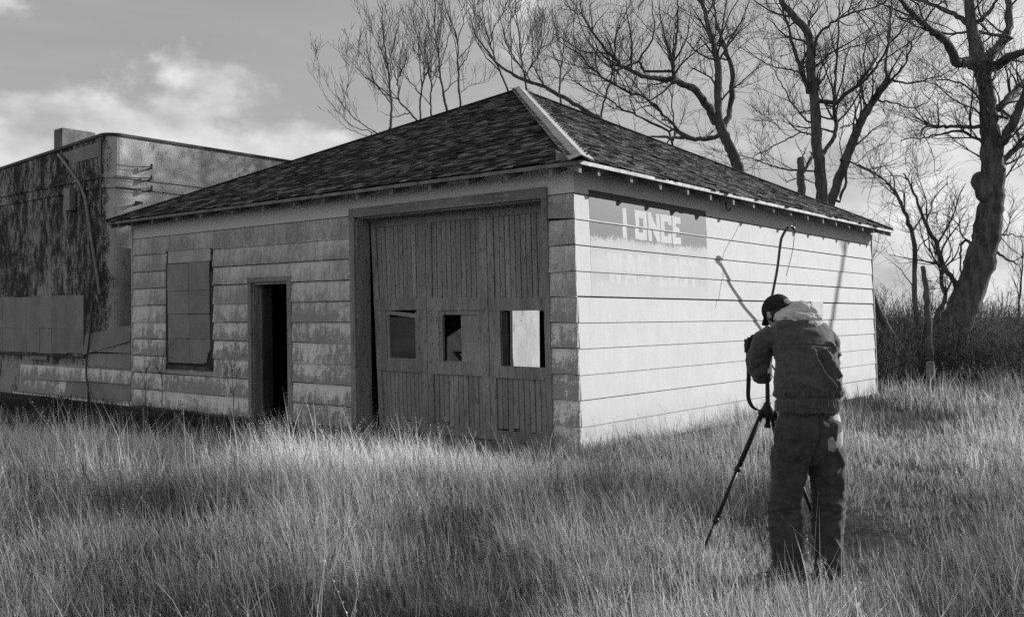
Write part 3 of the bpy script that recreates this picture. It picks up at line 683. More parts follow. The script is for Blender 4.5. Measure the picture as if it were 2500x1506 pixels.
# low siding wall that closes the gap between the two buildings
lw = empty('low_wall', g2w(0, 10.0, 0), G_ANG, 'low lap-sided wall closing the gap between garage and stucco building', 'wall')
def lboard(y0, y1, z0, z1, zz1=None, zz0=None, mat='siding_mildewed', x=-.02):
    zz1 = z1 if zz1 is None else zz1; zz0 = z0 if zz0 is None else zz0
    t = .02
    MB().hexa([(x - t, y0, z0), (.0, y0, z0), (.0, y1, zz0), (x - t, y1, zz0), (x * .4 - .004, y0, z1), (.0, y0, z1), (.0, y1, zz1), (x * .4 - .004, y1, zz1)]).build('board', MT[mat], lw)
MB().box(.004, .08, .025, 1.75, -.2, 1.20).build('backing', MT['interior'], lw)
lboard(.03, 1.80, 1.20, 1.50, 1.30, .91, 'grey_board' if 'grey_board' in MT else 'window_cover', -.03)
lboard(.03, 1.35, .98, 1.195, .985, .98, 'window_cover')
lboard(.03, 1.66, .685, .975, .93, .70, 'window_cover'); 
lboard(.03, 1.66, .40, .683, .69); lboard(1.665, 4.60, .39, .70, .64, .325, 'siding_mildewed', -.025)
lboard(.03, 2.55, .10, .395, .385, .07, 'window_cover'); lboard(2.56, 4.7, .06, .38, .31)
lboard(.03, 5.0, -.15, .095, .055)
cable = MB().tube(smooth_pts([(-.05, 1.394, 1.95), (-.06, 1.50, 1.30), (-.06, 1.62, .82), (-.06, 1.64, .46), (-.06, 1.56, .26), (-.06, 1.57, -.1)]), .016, 6).build('cable', MT['dark_metal'], None)
cable.location = g2w(0, 10.0, 0); cable.rotation_euler = (0, 0, G_ANG); tag(cable, 'black cable hanging down beside the boarded shop window', 'cable')
# ------------------------------------------------------------------ dry grass (one mass, blade by blade)
MAN = np.array([1.73, 5.66])
def outside_buildings(x, y):
    q = np.stack([x - P0[0], y - P0[1]], 1); lx = q @ GW[:2]; ly = q @ GU[:2]
    ing = (lx > -.05) & (lx < LX + .06) & (ly > -.05) & (ly < LY + .06)
    inn = (lx > -.06) & (ly >= LY)
    return ~(ing | inn), lx, ly
def grass_points():
    pts = []
    def sample(n, y0, y1, spread):
        yy = y0 + (y1 - y0) * rng.random(n) ** .9; xx = (rng.random(n) * 2 - 1) * (yy * .60 + spread); return xx, yy
    X, Y = [], []
    for (n, y0, y1, s) in ((6400, 2.3, 6.2, .7), (8600, 6.0, 12.0, .8), (4200, 11.5, 19.0, 1.0), (2600, 18.5, 32, 2.0)):
        x, y = sample(n, y0, y1, s); X.append(x); Y.append(y)
    return np.concatenate(X), np.concatenate(Y)
def height_at(x, y, lx, ly):
    h = .16 + .20 * noise2(x, y, .6, 1)
    left = np.clip((-x - .3) / 2.0, 0, 1) * np.clip((y - 5.0) / 2.5, 0, 1); h = h + .19 * left
    h = h + .10 * np.clip((4.8 - y) / 1.6, 0, 1)
    far = np.clip((y - 12.5) / 3, 0, 1) * (x > 1); h = h + .13 * far
    dm = np.hypot(x - MAN[0] - .05, (y - MAN[1] - .15)); h = h * np.clip(.30 + .70 * (dm - .35) / 1.0, .30, 1)
    # trodden track on the right
    tr = np.abs((x - 2.9) - (y - 7.0) * .42); h = h * np.where((y > 6.0) & (y < 16), np.clip(.42 + .58 * (tr - .25) / .8, .42, 1), 1)
    Lw = np.clip(.58 * ly + .8, .9, 5.4); front = np.clip((lx + Lw + .5) / .9, 0, 1) * (ly > 1.0) * (ly < 16); h = h * (1 - .66 * front)      # little grows north of the wall
    return h
def build_grass():
    cx, cy = grass_points(); ok, lx, ly = outside_buildings(cx, cy)
    dens = noise2(cx, cy, 1.1, 5); keep = ok & (rng.random(len(cx)) < np.clip(.20 + 2.1 * (dens - .27), .08, 1)); cx, cy, lx, ly = cx[keep], cy[keep], lx[keep], ly[keep]
    H = height_at(cx, cy, lx, ly) * (.55 + .9 * noise2(cx, cy, 1.7, 31)); dist = np.hypot(cx, cy)
    nb = np.clip((38 - dist * 1.1), 11, 30).astype(int)
    tuft = rng.random(len(cx)) < .5; nb = np.where(tuft, (nb * 1.25).astype(int), (nb * .8).astype(int)); H = np.minimum(np.where(tuft, H * rng.uniform(.85, 1.35, len(cx)), H * .8), .50)
    tone = noise2(cx, cy, .9, 9); coarse = noise2(cx, cy, .42, 12); patch = noise2(cx, cy, .75, 41); patch = np.clip((patch - .50) / .12, 0, 1); H = H * (1 - .38 * patch)     # low dark forbs in patches
    pale = np.clip((cy - 5.2) / 2.2, 0, 1) * np.clip((1.0 - cx) / 2.0, 0, 1)                      # sunlit band in the middle distance painted into the tint, darker nearer
    tt_ = rng.uniform(.8, 1.15, len(cx))
    idx = np.repeat(np.arange(len(cx)), nb); n = len(idx)
    sp = np.where(tuft[idx], .030 + .006 * dist[idx], .11 + .012 * dist[idx])
    ox, oy = rng.normal(0, 1, n), rng.normal(0, 1, n); x = cx[idx] + ox * sp; y = cy[idx] + oy * sp
    ok, _, _ = outside_buildings(x, y); x, y, idx, ox, oy = x[ok], y[ok], idx[ok], ox[ok], oy[ok]; n = len(x)
    tf = tuft[idx]; kind = rng.random(n); stalk = kind > .925; bent = (kind > .64) & ~stalk
    h = H[idx] * rng.uniform(.40, 1.15, n); h = np.where(stalk, H[idx] * rng.uniform(1.1, 1.7, n), h)
    tall = stalk & (rng.random(n) < .10); h = np.where(tall, h * 1.25 + .08, h)
    d = np.hypot(x, y); wd = np.maximum(.0020, .00036 * d) * rng.uniform(.7, 1.6, n); wd = np.where(stalk, wd * .75, wd)
    wind = math.radians(172) + 1.6 * (noise2(x, y, .8, 21) - .5)
    lm = np.abs(rng.normal(.16, .12, n)); vx = np.cos(wind) * .9 + rng.normal(0, .8, n) + np.where(tf, ox * 1.1, 0); vy = np.sin(wind) * .9 + rng.normal(0, .8, n) + np.where(tf, oy * 1.1, 0)
    la = np.arctan2(vy, vx); lm = np.where(tf, lm + .12 * np.hypot(ox, oy), lm)
    lm = np.where(bent, rng.uniform(.5, 1.7, n), lm); la = np.where(bent, la * .4 + rng.uniform(0, 2 * math.pi, n), la)
    lx_, ly_ = np.cos(la), np.sin(la); fa = rng.uniform(0, math.pi, n); fx, fy = np.cos(fa), np.sin(fa)
    tint = .54 + .34 * rng.random(n) + .25 * (tone[idx] - .5); tint = tint * tt_[idx]
    dark = rng.random(n) < .22; tint = np.where(dark, tint * .32, tint)
    strip = np.clip((lx[idx] + 3.2) / .9, 0, 1) * (ly[idx] > 2.6); tint = tint * (1 - .82 * strip)                    # the front wall's shade painted into the blade tint as a dark band
    tint = tint * np.clip(.42 + 2.3 * (coarse[idx] - .33), .30, 1.12) * (.64 + .58 * pale[idx]); tint = tint * (1 - .52 * patch[idx]); tint = np.where(stalk, tint * 1.15, tint); tint = np.clip(tint, .05, .85)
    def path(t, s): 
        bend = lm[s] * h[s] * (t ** 1.8); zz = h[s] * (t - .30 * np.minimum(lm[s], 1.4) * t ** 2.2); kink = np.where(bent[s] & (t > .5), (t - .5) * .35 * h[s], 0)
        return np.stack([x[s] + lx_[s] * bend - ly_[s] * kink, y[s] + ly_[s] * bend + lx_[s] * kink, zz - .02], 1)
    verts, faces, cols = [], [], []; off = 0
    for near in (True, False):
        s = np.where((d < 9.5) == near)[0]; m_ = len(s); ts = (0, .38, .72, 1.0) if near else (0, .55, 1.0); k_ = len(ts); nV = 2 * k_ - 1; V = np.zeros((m_, nV, 3))
        F2 = np.stack([fx[s], fy[s], 0 * fx[s]], 1)
        for k, t in enumerate(ts):
            c = path(t, s); wk = (wd[s] * (1 - .55 * t))[:, None]
            if k < k_ - 1: V[:, 2 * k] = c - F2 * wk; V[:, 2 * k + 1] = c + F2 * wk
            else: V[:, -1] = c
        T = [q for k in range(k_ - 2) for q in ((2 * k, 2 * k + 1, 2 * k + 3), (2 * k, 2 * k + 3, 2 * k + 2))] + [(nV - 3, nV - 2, nV - 1)]
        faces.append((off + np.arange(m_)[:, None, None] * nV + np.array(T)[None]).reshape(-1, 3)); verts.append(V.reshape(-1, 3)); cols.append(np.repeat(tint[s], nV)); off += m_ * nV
    # seed heads: small plumes of flat florets up the end of some stalks
    si = np.where(stalk & (d < 14) & (rng.random(n) < np.where(d < 8, .10, .35)))[0]; m_ = len(si); nf = 6; SV = np.zeros((m_, nf, 4, 3))
    for k in range(nf):
        c = path(.76 + .24 * k / nf, si)
        an = rng.uniform(0, 2 * math.pi, m_); ln = rng.uniform(.007, .014, m_) * (1 + d[si] * .04); u = np.stack([np.cos(an) * .5, np.sin(an) * .5, rng.uniform(.6, 1.1, m_)], 1) * ln[:, None]
        w = np.stack([-np.sin(an), np.cos(an), 0 * an], 1) * (ln * .22)[:, None]
        SV[:, k, 0] = c; SV[:, k, 1] = c + u * .5 + w; SV[:, k, 2] = c + u; SV[:, k, 3] = c + u * .5 - w
    q = off + np.arange(m_ * nf)[:, None] * 4
    faces.append(np.concatenate([q + np.array([[0, 1, 2]]), q + np.array([[0, 2, 3]])])); verts.append(SV.reshape(-1, 3)); cols.append(np.repeat(np.clip(tint[si] * 1.1, .2, .8), nf * 4))
    V = np.concatenate(verts).astype(np.float32); Fc = np.concatenate(faces).astype(np.int32); Cc = np.concatenate(cols).astype(np.float32)
    me = bpy.data.meshes.new('dry_grass'); me.vertices.add(len(V)); me.vertices.foreach_set('co', V.ravel())
    me.loops.add(Fc.size); me.loops.foreach_set('vertex_index', Fc.ravel()); me.polygons.add(len(Fc))
    me.polygons.foreach_set('loop_start', np.arange(0, Fc.size, 3, dtype=np.int32)); me.update(calc_edges=True)
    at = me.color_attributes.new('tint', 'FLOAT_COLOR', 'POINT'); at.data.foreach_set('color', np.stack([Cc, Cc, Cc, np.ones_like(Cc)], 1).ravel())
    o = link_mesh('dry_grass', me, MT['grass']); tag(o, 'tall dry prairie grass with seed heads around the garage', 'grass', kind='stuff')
    print('GRASS blades', n, 'tris', len(Fc))
build_grass()
# ------------------------------------------------------------------ bare trees
class TreeMesh:
    """tapered tubes collected as arrays"""
    def __init__(s): s.V = []; s.F = []; s.n = 0
    def tube(s, pts, rad, k):
        m = len(pts); t = np.gradient(pts, axis=0); t /= np.linalg.norm(t, axis=1)[:, None] + 1e-9
        ref = np.array([.3, .2, .93]) if abs(t[0, 2]) < .85 else np.array([.95, .3, .1])
        a = np.cross(t, ref); a /= np.linalg.norm(a, axis=1)[:, None] + 1e-9; b = np.cross(t, a)
        th = 2 * math.pi * np.arange(k) / k
        v = pts[:, None] + rad[:, None, None] * (np.cos(th)[None, :, None] * a[:, None] + np.sin(th)[None, :, None] * b[:, None])
        s.V.append(v.reshape(-1, 3)); i = np.arange(m - 1)[:, None] * k; j = np.arange(k)[None]; j2 = (j + 1) % k
        s.F.append((np.stack([i + j, i + j2, i + k + j2, i + k + j], -1)).reshape(-1, 4) + s.n); s.n += m * k
    def build(s, name, mat, parent):
        V = np.concatenate(s.V).astype(np.float32); F = np.concatenate(s.F).astype(np.int32)
        me = bpy.data.meshes.new(name); me.vertices.add(len(V)); me.vertices.foreach_set('co', (V - np.array(parent.location, np.float32)).ravel())
        me.loops.add(F.size); me.loops.foreach_set('vertex_index', F.ravel()); me.polygons.add(len(F))
        me.polygons.foreach_set('loop_start', np.arange(0, F.size, 4, dtype=np.int32)); me.update(calc_edges=True)
        return link_mesh(name, me, mat, parent, smooth=True)
UPZ = np.array([0, 0, 1.0])
def grow(tm, pts, rad, level, R, P):
    """sprout side branches from a limb given as points and radii"""
    if level >= P['levels']: return
    seg = np.linalg.norm(np.diff(pts, axis=0), axis=1); cum = np.concatenate([[0], np.cumsum(seg)]); L = cum[-1]
    cnt = max(2, int(R.poisson(L * P['per_m'][level]))); cnt = min(cnt, P['max'][level])
    lo = P['start'][level]
    for q in np.sort(R.uniform(lo, 1.0, cnt)):
        s = q * L; i = min(np.searchsorted(cum, s) - 1, len(pts) - 2); i = max(i, 0); f = (s - cum[i]) / max(seg[i], 1e-6)
        p = pts[i] + (pts[i + 1] - pts[i]) * f; t = norm(pts[i + 1] - pts[i]); r = rad[i] + (rad[i + 1] - rad[i]) * f
        side = norm(np.cross(t, R.normal(0, 1, 3))); ang = R.uniform(*P['angle'])
        d = norm(t * math.cos(ang) + side * math.sin(ang) + UPZ * P['up'] * R.uniform(.3, 1.2))
        ln = min(P['len'][level] * R.uniform(.45, 1.25), L * .8 + .3) * (1.1 - .45 * q)
        n = P['seg'][level]; pp = [p]; dd = d
        for k in range(n):
            dd = norm(dd + R.normal(0, P['crook'], 3) + UPZ * P['trop']); pp.append(pp[-1] + dd * ln / n)
        pp = np.array(pp); r0 = min(r * .62, P['rmax'][level]) ; r0 = max(r0, P['rmin']); rr = np.linspace(r0, max(P['rmin'] * .7, r0 * .28), n + 1)
        tm.tube(pp, rr, 5 if r0 > .03 else (4 if r0 > .014 else 3)); grow(tm, pp, rr, level + 1, R, P)
BIG = dict(levels=3, per_m=(2.4, 3.8, 5.4), max=(40, 12, 7), start=(.18, .15, .12), angle=(.45, 1.15), up=.28, len=(2.0, 1.05, .55), seg=(6, 5, 3), crook=.17, trop=.05, rmax=(.032, .013, .008), rmin=.0045)
THIN = dict(levels=3, per_m=(2.6, 3.4, 4.2), max=(38, 9, 6), start=(.16, .2, .15), angle=(.35, .85), up=.42, len=(1.7, .75, .4), seg=(6, 4, 3), crook=.09, trop=.10, rmax=(.016, .010, .007), rmin=.0048)
def limb_pts(px, zoom, Y, dY=0.0, jig=.0, R=None, n=5):
    P = [np.array(pix(*zoom(*q[:2]), Y + dY * i / max(1, len(px) - 1))) for i, q in enumerate(px)]
    S = smooth_pts(P, n * (len(P) - 1)) if len(P) > 2 else curve_pts(P, n)
    if jig and R is not None: S = S + R.normal(0, jig, S.shape)
    return S
z5 = lambda x, y: (780 + .3571 * x, .3571 * y)
z6 = lambda x, y: (1640 + .349 * x, .349 * y)
z7 = lambda x, y: (1900 + .4043 * x, 400 + .4043 * y)
def tree(name, label, Y, trunk, limbs, P, seed, group, zoom, bark='bark', trunk_grow=True, root_flare=1.25):
    """trunk: (pixel points, r0, r1); limbs: [(pixel points, zoom, r0, r1, depth drift)]; grounded at its base"""
    R = np.random.default_rng(seed); px, r0, r1 = trunk; S = limb_pts(px, zoom, Y, .0, .012, R)
    if S[0, 2] > .05:                                                   # carry the trunk on down to the earth behind the roof
        slope = (S[1] - S[0]); k = S[0, 2] + .1; foot = S[0] - slope / max(slope[2], .05) * k * .55; foot[2] = -.1
        low = np.array([foot + (S[0] - foot) * t for t in np.linspace(0, 1, 6, endpoint=False)]); S = np.vstack([low, S])
    r0, r1 = r0 * RS, r1 * RS; rr = r1 + (r0 - r1) * (1 - np.linspace(0, 1, len(S)) ** 1.5); rr[0] *= root_flare; rr[1] *= 1 + (root_flare - 1) * .4
    rr = rr * (1 + R.normal(0, .05, len(S)))
    root = empty(name, (S[0, 0], S[0, 1], 0), 0, label, 'tree', group)
    NEAR = S; tt = TreeMesh(); tip = norm(S[-1] - S[-2]); tt.tube(np.vstack([S, S[-1] + tip * rr[-1] * .35]), np.append(rr, rr[-1] * .1), 10); tt.build('trunk', MT[bark], root)
    cr = TreeMesh()
    if trunk_grow: grow(cr, S[len(S) // 3:], rr[len(S) // 3:], 0, R, P)
    for (lp, zz, a, b, dy) in limbs:
        Q = limb_pts(lp, zz, Y, dy, .015, R); near_ = NEAR[np.argmin(np.linalg.norm(NEAR - Q[0], axis=1))]; Q = np.vstack([near_, Q]) if .02 < np.linalg.norm(near_ - Q[0]) < 2.5 else Q
        NEAR = np.vstack([NEAR, Q]); qr = np.linspace(a * RS * 1.15, b * RS, len(Q)) * (1 + R.normal(0, .06, len(Q)))
        lm = TreeMesh(); tip = norm(Q[-1] - Q[-2]); lm.tube(np.vstack([Q, Q[-1] + tip * qr[-1] * .6, Q[-1] + tip * qr[-1]]), np.append(qr, [qr[-1] * .7, qr[-1] * .05]), 7); lm.build('limb', MT[bark], root); grow(cr, Q, qr, 0, R, P)
    if cr.V: cr.build('crown', MT['twig_bark'], root)
    return root
RS = .56
GB = 'bare trees behind the garage'
# big cottonwood just right of the roof peak
tree('cottonwood_tree', 'bare cottonwood rising from the middle of the sunlit roof slope, long limb reaching left', 25.0,
     ([(470, 1195), (420, 1060), (355, 930), (320, 800), (325, 650), (322, 450), (270, 230), (210, 0), (180, -140)], .30, .05),
     [([(300, 850), (250, 740), (170, 640), (60, 580), (-60, 555), (-180, 540), (-330, 470), (-450, 360), (-600, 150), (-640, 20)], z6, .19, .02, -2.5),
      ([(355, 900), (405, 780), (420, 500), (385, 380), (350, 280), (300, 80), (270, -60)], z6, .15, .03, 1.5),
      ([(300, 960), (180, 975), (90, 962), (-10, 965), (-140, 955)], z6, .11, .05, -1.0),
      ([(2430, 540), (2420, 400), (2440, 250), (2450, 60), (2440, -80)], z5, .085, .03, .5),
      ([(2220, 490), (2190, 400), (2260, 300), (2290, 180), (2270, 0)], z5, .06, .02, -1.0),
      ([(2460, 900), (2350, 780), (2250, 690), (2050, 600), (1870, 480), (1790, 380), (1640, 280), (1600, 140)], z5, .07, .012, -2.0),
      ([(2390, 900), (2200, 800), (2060, 740), (1940, 660), (1740, 560), (1700, 500)], z5, .055, .012, -1.0),
      ([(2410, 1000), (2425, 880), (2400, 640), (2330, 580)], z5, .05, .015, .0),
      ([(2040, 480), (1980, 460), (1850, 310), (1760, 70), (1770, -40)], z5, .045, .012, 1.5)],
     BIG, 21, GB, z6)
# the arching low limb in front of the saplings belongs to a leaning tree
tree('leaning_tree', 'low bare tree arching left over the roof peak', 27.0,
     ([(1990, 870), (1870, 785), (1700, 690), (1540, 600), (1390, 545), (1250, 465), (1130, 330), (1050, 200), (1020, 60)], .13, .015),
     [([(1540, 600), (1470, 470), (1460, 440), (1530, 280), (1600, 170)], z5, .04, .01, 1.0), ([(1410, 550), (1390, 480), (1310, 380), (1260, 230), (1220, 20)], z5, .045, .01, -1.0),
      ([(1400, 540), (1450, 450), (1520, 330), (1500, 180)], z5, .03, .01, 1.0)],
     THIN, 22, GB, z5)
# row of saplings behind the left roof slope
SAP = [((485, 880), [(485, 880), (492, 780), (490, 660), (465, 470), (440, 250), (430, 120), (425, 40)], 'slender bare sapling, leftmost tall one with a broom-like top', 29.0,
        [[(486, 700), (400, 600), (310, 520), (240, 450), (205, 410)], [(488, 660), (380, 560), (345, 440), (320, 300), (322, 220)], [(470, 480), (420, 350), (400, 240)]]),
       ((660, 830), [(670, 830), (610, 760), (545, 690), (540, 590), (500, 450), (470, 330)], 'bare sapling leaning left, second from the left behind the roof', 30.0,
        [[(545, 685), (450, 640), (380, 590), (330, 480)], [(530, 580), (560, 480), (600, 420), (570, 350)], [(620, 770), (520, 800), (400, 760)]]),
       ((690, 810), [(690, 810), (690, 680), (712, 540), (715, 450), (650, 340), (625, 220)], 'short bare sapling between two taller ones, left of the roof middle', 31.0,
        [[(690, 650), (620, 560), (560, 490), (545, 420)], [(712, 520), (760, 440), (740, 350)]]),
       ((765, 790), [(765, 790), (760, 690), (765, 600), (755, 470), (700, 380), (640, 150)], 'thin bare sapling just left of the tallest pair', 31.5,
        [[(760, 720), (700, 650), (600, 560)], [(762, 560), (800, 470), (850, 340)]]),
       ((868, 760), [(868, 760), (845, 620), (822, 480), (815, 380), (795, 250), (790, 60), (785, -60)], 'tallest straight bare sapling left of the roof peak', 29.5,
        [[(815, 380), (760, 250), (710, 90), (640, 0)], [(820, 480), (870, 300), (900, 160)], [(835, 560), (760, 480), (660, 400)], [(850, 640), (920, 560), (1010, 540)]]),
       ((965, 730), [(965, 730), (955, 600), (948, 450), (940, 270), (900, 140), (880, 0)], 'bare sapling forking high, next left of the roof peak', 30.5,
        [[(942, 280), (1000, 100), (1060, 20)], [(950, 480), (1010, 380), (1040, 260)], [(960, 640), (1020, 590), (1130, 560)]]),
       ((1290, 620), [(1290, 620), (1230, 480), (1170, 320), (1130, 170), (1110, 0)], 'bare sapling whose stem meets the roof peak', 28.5,
        [[(1240, 500), (1100, 330), (1030, 190), (1000, 50)], [(1170, 320), (1190, 200), (1260, 80)]]),
       ((1420, 610), [(1420, 615), (1405, 540), (1385, 430), (1365, 250), (1340, 60), (1335, -60)], 'bare sapling just right of the roof peak', 29.0,
        [[(1390, 470), (1310, 360), (1250, 180), (1200, 30)], [(1400, 520), (1480, 400), (1560, 250), (1570, 130)]]),
       ((1640, 690), [(1650, 730), (1640, 600), (1655, 440), (1670, 300), (1700, 180)], 'small bare sapling right of the roof peak under the long limb', 30.0,
        [[(1640, 600), (1690, 480), (1720, 400)], [(1650, 470), (1600, 380), (1560, 260)]]),
       ((1930, 790), [(1925, 800), (1960, 640), (2000, 520), (2010, 400), (2050, 260)], 'small bare sapling under the long cottonwood limb', 28.0,
        [[(1950, 660), (1850, 560), (1800, 420)], [(2000, 500), (2110, 420), (2150, 270)]])]
RS = .60
for i, (b, tp, lab, Y, lms) in enumerate(SAP):
    tree('sapling_tree', lab, Y, (tp, .075 if i in (4, 0, 5) else .06, .012), [(q, z5, .032, .007, (-1) ** k * 1.2) for k, q in enumerate(lms)], THIN, 40 + i, 'saplings behind the roof', z5)
tree('arching_shrub', 'low bare shrub arching left over the eave end of the roof', 28.0,
     ([(430, 960), (370, 900), (280, 840), (190, 760), (120, 650), (100, 560)], .035, .008),
     [([(380, 910), (250, 870), (150, 790), (60, 690), (20, 640)], z5, .025, .006, -1.0), ([(350, 940), (280, 915), (200, 880), (140, 880)], z5, .02, .005, .6)], THIN, 60, None, z5)
RS = .56
# twin trunks
tree('twin_trunk_tree', 'large bare tree, straight left trunk of the pair behind the right end of the roof', 24.0,
     ([(1052, 1420), (1040, 1200), (1012, 1000), (1000, 700), (975, 480), (960, 260), (850, 110), (770, 10), (720, -120)], .30, .09),
     [([(955, 640), (905, 480), (860, 350), (800, 150), (740, -40)], z6, .11, .03, 1.5), ([(1000, 400), (1005, 280), (1090, 180), (1240, 100), (1420, 50), (1560, -30)], z6, .075, .02, -1.5),
      ([(1060, 1070), (1150, 920), (1135, 720), (1150, 500), (1170, 220), (1175, 0)], z6, .10, .03, 2.0), ([(1150, 720), (1250, 640), (1360, 550), (1450, 440), (1510, 300), (1530, 60)], z6, .09, .025, -2.0),
      ([(1020, 600), (1070, 540), (1095, 450)], z6, .05, .02, -.5), ([(975, 940), (900, 930), (760, 1000), (620, 1075), (560, 1105)], z6, .04, .012, -1.5), ([(880, 500), (780, 480), (640, 440), (500, 330)], z6, .04, .012, -1.5),
      ([(1050, 920), (920, 820), (830, 700), (760, 580), (700, 470), (620, 430)], z6, .05, .012, 1.5), ([(860, 1200), (700, 1160), (560, 1110), (470, 1080)], z6, .04, .012, -1.0)],
     BIG, 71, GB, z6)
tree('twin_trunk_tree', 'large bare tree, slanting right trunk of the pair behind the right end of the roof', 24.6,
     ([(1110, 1420), (1165, 1270), (1230, 1090), (1310, 880), (1390, 740), (1470, 620), (1520, 560)], .25, .15),
     [([(1505, 580), (1500, 430), (1520, 250), (1535, 60), (1535, -60)], z6, .07, .02, 1.0), ([(1540, 560), (1640, 440), (1680, 300), (1740, 150)], z6, .055, .015, -1.0), ([(1560, 570), (1700, 580), (1850, 540), (2000, 470)], z6, .05, .015, -1.5),
      ([(1455, 710), (1560, 720), (1690, 755), (1800, 700), (1840, 620)], z6, .04, .012, 1.0), ([(1360, 760), (1330, 650), (1310, 580), (1280, 420)], z6, .055, .018, 1.0), ([(1310, 860), (1200, 885), (1180, 890)], z6, .035, .012, .5),
      ([(1170, 1420), (1220, 1240), (1190, 1120), (1240, 1130), (1460, 1240), (1570, 1360), (1620, 1440)], z6, .06, .02, -1.5)],
     BIG, 72, GB, z6)
tree('broken_snag', 'short broken stump of a trunk left of the twin trunks', 23.5, ([(905, 1400), (905, 1250), (900, 1100)], .19, .16),
     [([(930, 1200), (965, 1110), (975, 1060)], z6, .06, .03, .2), ([(900, 1110), (930, 1060), (935, 1030)], z6, .03, .01, .2), ([(940, 1250), (1010, 1290)], z6, .03, .015, .3), ([(880, 1240), (810, 1270), (750, 1230)], z6, .03, .012, -.4)],
     dict(THIN, levels=1), 73, None, z6, trunk_grow=False)
RS = .86
# great tree at the right edge
tree('great_tree', 'great leaning bare tree with thick trunk and burl at the right edge', 25.5,
     ([(1010, 1190), (1060, 1010), (1130, 830), (1200, 650), (1245, 480), (1275, 320), (1290, 200), (1295, 40), (1285, -100), (1270, -280), (1255, -440), (1190, -700), (1160, -900), (1140, -1150)], .52, .12),
     [([(2160, 460), (2060, 440), (1985, 430), (1930, 300), (1850, 240), (1740, 150), (1640, 50), (1570, -40)], z6, .17, .05, -2.0), ([(2270, 460), (2370, 400), (2470, 360), (2600, 300)], z6, .15, .07, -1.5),
      ([(2210, 400), (2320, 290), (2360, 120), (2340, -60), (2310, -240)], z6, .16, .06, 1.5), ([(2240, 1180), (2300, 1010), (2380, 880), (2450, 720), (2500, 600)], z6, .17, .10, -1.0), ([(2300, 760), (2370, 670), (2470, 580), (2600, 520)], z6, .12, .06, 1.2),
      ([(2110, 180), (2020, 130), (1880, 60), (1720, 0), (1600, -40)], z6, .09, .03, 1.5), ([(2150, 150), (2230, 70), (2300, -40)], z6, .07, .03, -1.0), ([(2140, 890), (2000, 885), (1880, 890), (1770, 890), (1740, 960)], z6, .06, .02, -1.5),
      ([(2160, 980), (2010, 920), (1880, 940), (1760, 965), (1600, 980)], z6, .045, .012, 1.0), ([(2280, 1170), (2400, 1050), (2500, 1000)], z6, .10, .06, .5),
      ([(2380, 830), (2220, 790), (2130, 660), (2010, 580), (1850, 560)], z6, .05, .015, -1.2), ([(2380, 260), (2180, 230), (2060, 230), (1900, 240), (1700, 180), (1560, 110)], z6, .055, .015, 1.0),
      ([(1110, 800), (1050, 690), (1000, 620), (960, 490), (900, 380), (850, 260), (800, 130), (760, 60)], z7, .085, .02, -1.0),
      ([(1300, 520), (1390, 580), (1450, 610)], z7, .045, .02, .5), ([(1330, 430), (1400, 430), (1480, 445)], z7, .03, .015, .5), ([(1180, 520), (1150, 470), (1110, 480), (1100, 560), (1105, 720)], z7, .05, .02, .4)],
     BIG, 81, None, z7)
rt = [o for o in bpy.data.objects if o.name.startswith('great_tree')][0]
bm_ = MB(); c = np.array(pix(*z7(1238, 150), 25.4)); ball(bm_, c, np.array([.26, .05, .04]), np.array([0, .26, 0]), np.array([-.10, 0, .40]), 18, 14)
bv = np.array(bm_.v); bv = c + (bv - c) * (.72 + .62 * vnoise(bv * 5.0))[:, None]; bm_.v = [tuple(q - np.array(rt.location)) for q in bv]; bm_.build('burl', MT['bark'], rt, smooth=True)
RS = .56
tree('slim_tree', 'slim bare tree curving up left beyond the far corner of the sunlit wall', 24.5,
     ([(835, 905), (822, 760), (822, 500), (790, 360), (740, 240), (690, 150), (600, 70), (470, 0)], .13, .02), [([(830, 540), (880, 470), (960, 440)], z7, .03, .01, .5), ([(760, 280), (680, 240), (610, 300)], z7, .025, .008, -.6), ([(820, 760), (740, 640), (640, 560)], z7, .03, .01, .6)], dict(BIG, len=(1.5, .8, .45)), 91, 'slim trees beyond the wall', z7)
tree('slim_tree', 'crooked slim bare tree left of the great leaning trunk', 24.8,
     ([(985, 1000), (960, 900), (1005, 830), (985, 700), (1000, 620)], .13, .08), [([(1000, 620), (1040, 540), (1030, 420), (1035, 250)], z7, .04, .012, .8), ([(990, 650), (920, 540), (870, 440), (850, 330)], z7, .03, .01, -.6)], dict(BIG, len=(1.3, .8, .45)), 92, 'slim trees beyond the wall', z7)
tree('broken_snag', 'pale broken snag standing between the slim bare trees', 23.2, ([(910, 1150), (905, 950), (893, 760), (872, 620)], .19, .10), [([(905, 770), (935, 745), (950, 755)], z7, .03, .012, .2)], dict(THIN, levels=1), 93, None, z7, bark='pale_bark', trunk_grow=False)
tree('leaning_tree', 'dark leaning tree trunk emerging left behind the far corner of the wall', 23.0, ([(745, 1130), (690, 1050), (640, 960), (590, 850), (560, 740), (545, 600)], .22, .09), [], dict(THIN, levels=2), 94, None, z7)
tree('thin_tree', 'thin upright bare tree at the right edge of the photo', 30.0, ([(1450, 1000), (1460, 800), (1475, 600), (1470, 420)], .07, .02), [([(1465, 700), (1400, 600), (1340, 560)], z7, .02, .008, .5), ([(1470, 560), (1530, 450), (1560, 330)], z7, .025, .008, .5)], THIN, 95, None, z7)
